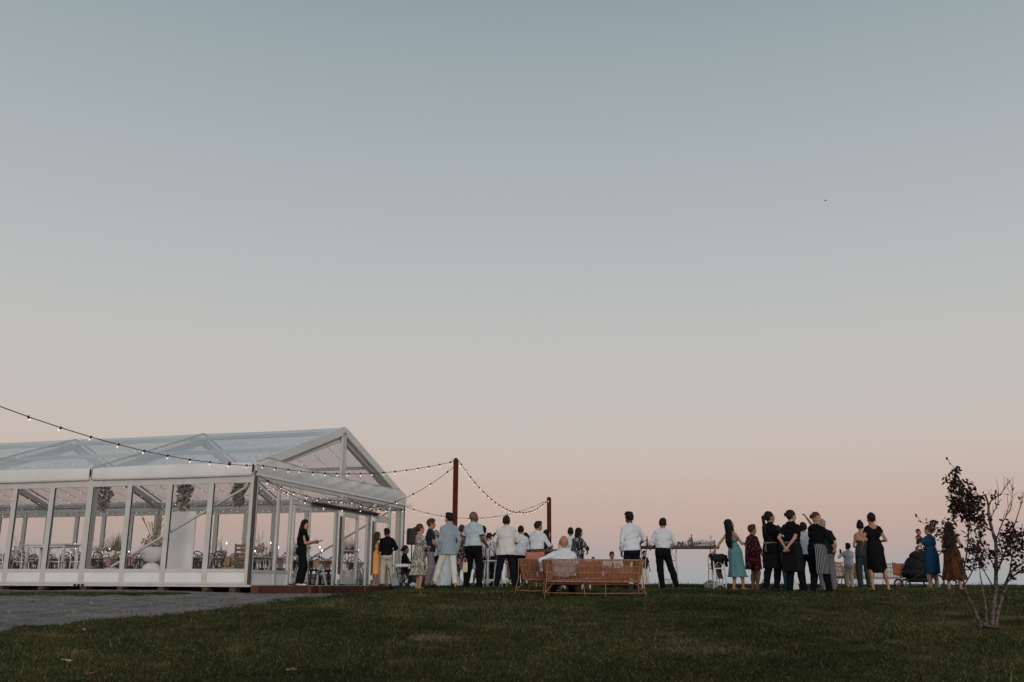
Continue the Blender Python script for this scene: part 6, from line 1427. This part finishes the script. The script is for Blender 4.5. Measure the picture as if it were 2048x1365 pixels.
T3 = L_([(1986, 1256), (1999, 1215), (2008, 1180), (2019, 1150), (2040, 1130), (2064, 1118)], .031, .010, trunk, 0, .25, False)
T4 = L_([(1974, 1254), (1970, 1210), (1964, 1170), (1961, 1150)], .020, .008, trunk, 0, .3, False)
stub = MB(); stub.lathe([(0, -.12), (.075, -.12), (.062, .0), (.045, .07), (.03, .11), (0, .11)], 10, (0, 0, 0)); 
for f_ in stub.f: pass
trunk.add(stub.v, stub.f, True)
limbs = [
 ([(1977, 1010), (1970, 990), (1958, 1000), (1940, 992), (1928, 975), (1915, 955), (1908, 935)], .016, .004, .1, .15),
 ([(1977, 1012), (1985, 1000), (2000, 990), (2012, 975), (2022, 962)], .013, .003, .1, .4),
 ([(1984, 1062), (1960, 1048), (1940, 1035), (1925, 1018), (1908, 1000), (1895, 985)], .014, .004, .05, -.3),
 ([(1991, 1090), (2000, 1060), (2010, 1035), (2018, 1012)], .011, .003, .05, -.2),
 ([(1992, 1150), (2008, 1110), (2020, 1080), (2032, 1040), (2042, 1010), (2046, 986)], .016, .003, 0, .3),
 ([(2019, 1150), (2025, 1110), (2038, 1080), (2052, 1050)], .012, .003, .1, .5),
 ([(1925, 1150), (1915, 1120), (1902, 1095), (1885, 1070), (1866, 1050), (1845, 1046)], .014, .003, -.3, -.5),
 ([(1925, 1152), (1932, 1110), (1936, 1070), (1934, 1035), (1926, 1000), (1918, 970)], .013, .004, -.3, -.1),
 ([(1928, 1172), (1945, 1140), (1952, 1110), (1955, 1080), (1950, 1060)], .010, .003, -.2, .2),
 ([(1990, 1180), (1972, 1150), (1958, 1125), (1945, 1105)], .011, .003, 0, -.35),
 ([(1993, 1140), (1978, 1115), (1965, 1090), (1958, 1068)], .010, .003, 0, .35),
 ([(2008, 1180), (2020, 1160), (2035, 1148), (2050, 1140)], .008, .003, .1, -.2),
 ([(1961, 1150), (1955, 1110), (1958, 1075)], .007, .002, .3, .5),
 ([(1977, 1040), (1988, 1022), (1996, 1005), (1998, 985)], .008, .002, .1, -.2),
 ([(2010, 1035), (2022, 1015), (2024, 990), (2026, 978)], .006, .002, 0, .2),
 ([(1940, 1200), (1920, 1180), (1905, 1150), (1896, 1110), (1888, 1085)], .009, .003, -.1, -.6)]
for px, r0, r1, a, c in limbs: L_(px, r0, r1, br, a, c)
bare = [6, ]
lt = []
for li, f in enumerate(list(tips)):                         # side twigs
    for _ in range(11):
        i = rg.randrange(len(f) // 4, len(f)); p = f[i]; d = (f[min(i+1, len(f)-1)] - f[max(i-1, 0)]).normalized()
        d = (d + Vector((rg.gauss(0, .6), rg.gauss(0, .6), rg.gauss(.25, .5)))).normalized(); ln = rg.uniform(.08, .26)
        q = [p, p + d * ln * .5 + Vector((0, 0, .01)), p + d * ln]; twigs.tube(q, [.0035, .0028, .0012], 4)
        if li not in (1, 3, 4, 13, 14) or rg.random() < .12: lt.append(q)
trunk.build('trunk', M_BARK, tree); br.build('branches', M_TWIG, tree); twigs.build('twigs', M_TWIG, tree)
leaves = MB()
def leafset(cu, cv, ru, rv, n, dz=0.0, rd=.28):
    for _ in range(int(n * 1.25)):
        while True:
            a, b_, c = rg.uniform(-1, 1), rg.uniform(-1, 1), rg.uniform(-1, 1)
            if a*a + b_*b_ + c*c < 1: break
        p = tp(cu + a * ru, cv + b_ * rv, dz + c * rd)
        d = Vector((rg.gauss(0, .8), rg.gauss(0, .8), rg.gauss(-.5, .6))).normalized(); e = d.orthogonal().normalized(); e.rotate(Matrix.Rotation(rg.uniform(0, 6.28), 3, d)); f = d.cross(e)
        s = rg.uniform(.045, .092)
        leaves.add([p, p + d*s*.35 + e*s*.24 + f*s*.05, p + d*s*.75 + e*s*.17 + f*s*.03, p + d*s - f*s*.08, p + d*s*.75 - e*s*.17 + f*s*.03, p + d*s*.35 - e*s*.24 + f*s*.05], [(0, 1, 2), (0, 2, 3), (0, 3, 4), (0, 4, 5)])
def leaf_at(p, d):
    d = (d + Vector((rg.gauss(0, .5), rg.gauss(0, .5), rg.gauss(-.35, .4)))).normalized(); e = d.orthogonal().normalized(); e.rotate(Matrix.Rotation(rg.uniform(0, 6.28), 3, d)); f = d.cross(e); s = rg.uniform(.04, .085)
    leaves.add([p, p + d*s*.35 + e*s*.24 + f*s*.05, p + d*s*.75 + e*s*.17 + f*s*.03, p + d*s - f*s*.08, p + d*s*.75 - e*s*.17 + f*s*.03, p + d*s*.35 - e*s*.24 + f*s*.05], [(0, 1, 2), (0, 2, 3), (0, 3, 4), (0, 4, 5)])
for q in lt:
    for _ in range(rg.randrange(2, 6)): u_ = rg.random(); leaf_at(q[0].lerp(q[2], u_), (q[2] - q[0]).normalized())
for a in [(1912, 945, 10, 16, 30), (1922, 972, 26, 16, 80), (1926, 1000, 32, 24, 240), (1935, 1022, 34, 20, 180), (1898, 962, 16, 10, 28), (1960, 1000, 14, 14, 26), (1910, 1015, 16, 12, 40), (1948, 1045, 20, 14, 40),
          (1968, 1035, 16, 16, 30), (1897, 1045, 16, 12, 30), (1866, 1046, 12, 6, 18), (1880, 1062, 14, 10, 24), (1905, 1070, 14, 16, 26), (1945, 1095, 24, 16, 46), (1955, 1120, 22, 16, 34), (1930, 1130, 14, 18, 20),
          (2014, 1072, 26, 18, 75), (2032, 1085, 22, 24, 85), (2020, 1045, 14, 14, 14), (1990, 1120, 16, 20, 16), (2036, 1130, 14, 16, 18), (1985, 985, 12, 10, 10), (2006, 1105, 18, 16, 36), (2044, 1100, 12, 24, 26), (1978, 1095, 12, 14, 12), (2040, 1070, 12, 10, 16), (1895, 1095, 10, 14, 14)]:
    leafset(*a)
stuff(leaves.build('leaves', M_LEAF, tree))
# earth mound at its foot, coloured near black for the shadow there
v_, q_ = grow([ell((0, 0, -.06), (.26, .20, .11))], .02, .03, fold=.03, seed=9, foldv=(22, 22, 10)); o = link('shadowed_soil', fast_mesh('shadowed_soil', v_, q_.ravel(), 4, mat('shadow_dark_soil', (.014, .011, .008), .95, .4, 14, bump=1, bscale=50, spec=0), True), None, tb); struct(o)
# ---------------------------------------------------------------- bird far up
b = MB(); b.ball((0, 0, 0), (.05, .15, .045), 8, 6)
t = thing('bird', 'tiny dark bird flying high in the right of the sky', 'bird', P(1651, 402, 130), .6)
M_BIRD = mat('bird_dark', (.02, .02, .022), .7, .2, 9); b.build('bird_body', M_BIRD, t)
for s in (-1, 1):
    b = MB(); b.add([(s*.03, .06, .02), (s*.03, -.06, .02), (s*.2, -.05, .12), (s*.36, -.1, .06), (s*.2, .05, .12), (s*.03, .06, .005), (s*.03, -.06, .005), (s*.2, -.05, .105), (s*.36, -.1, .05), (s*.2, .05, .105)], [(0, 1, 2, 4), (2, 3, 4), (5, 9, 7, 6), (7, 9, 8), (0, 4, 9, 5), (1, 6, 7, 2), (4, 3, 8, 9), (2, 7, 8, 3)]); b.build('wing', M_BIRD, t)
b = MB(); b.add([(-.03, -.13, 0), (.03, -.13, 0), (.05, -.26, .0), (-.05, -.26, .0), (-.03, -.13, .012), (.03, -.13, .012), (.05, -.26, .012), (-.05, -.26, .012)], [(0, 1, 2, 3)[::-1], (4, 5, 6, 7), (0, 1, 5, 4), (1, 2, 6, 5), (2, 3, 7, 6), (3, 0, 4, 7)]); b.build('tail', M_BIRD, t)
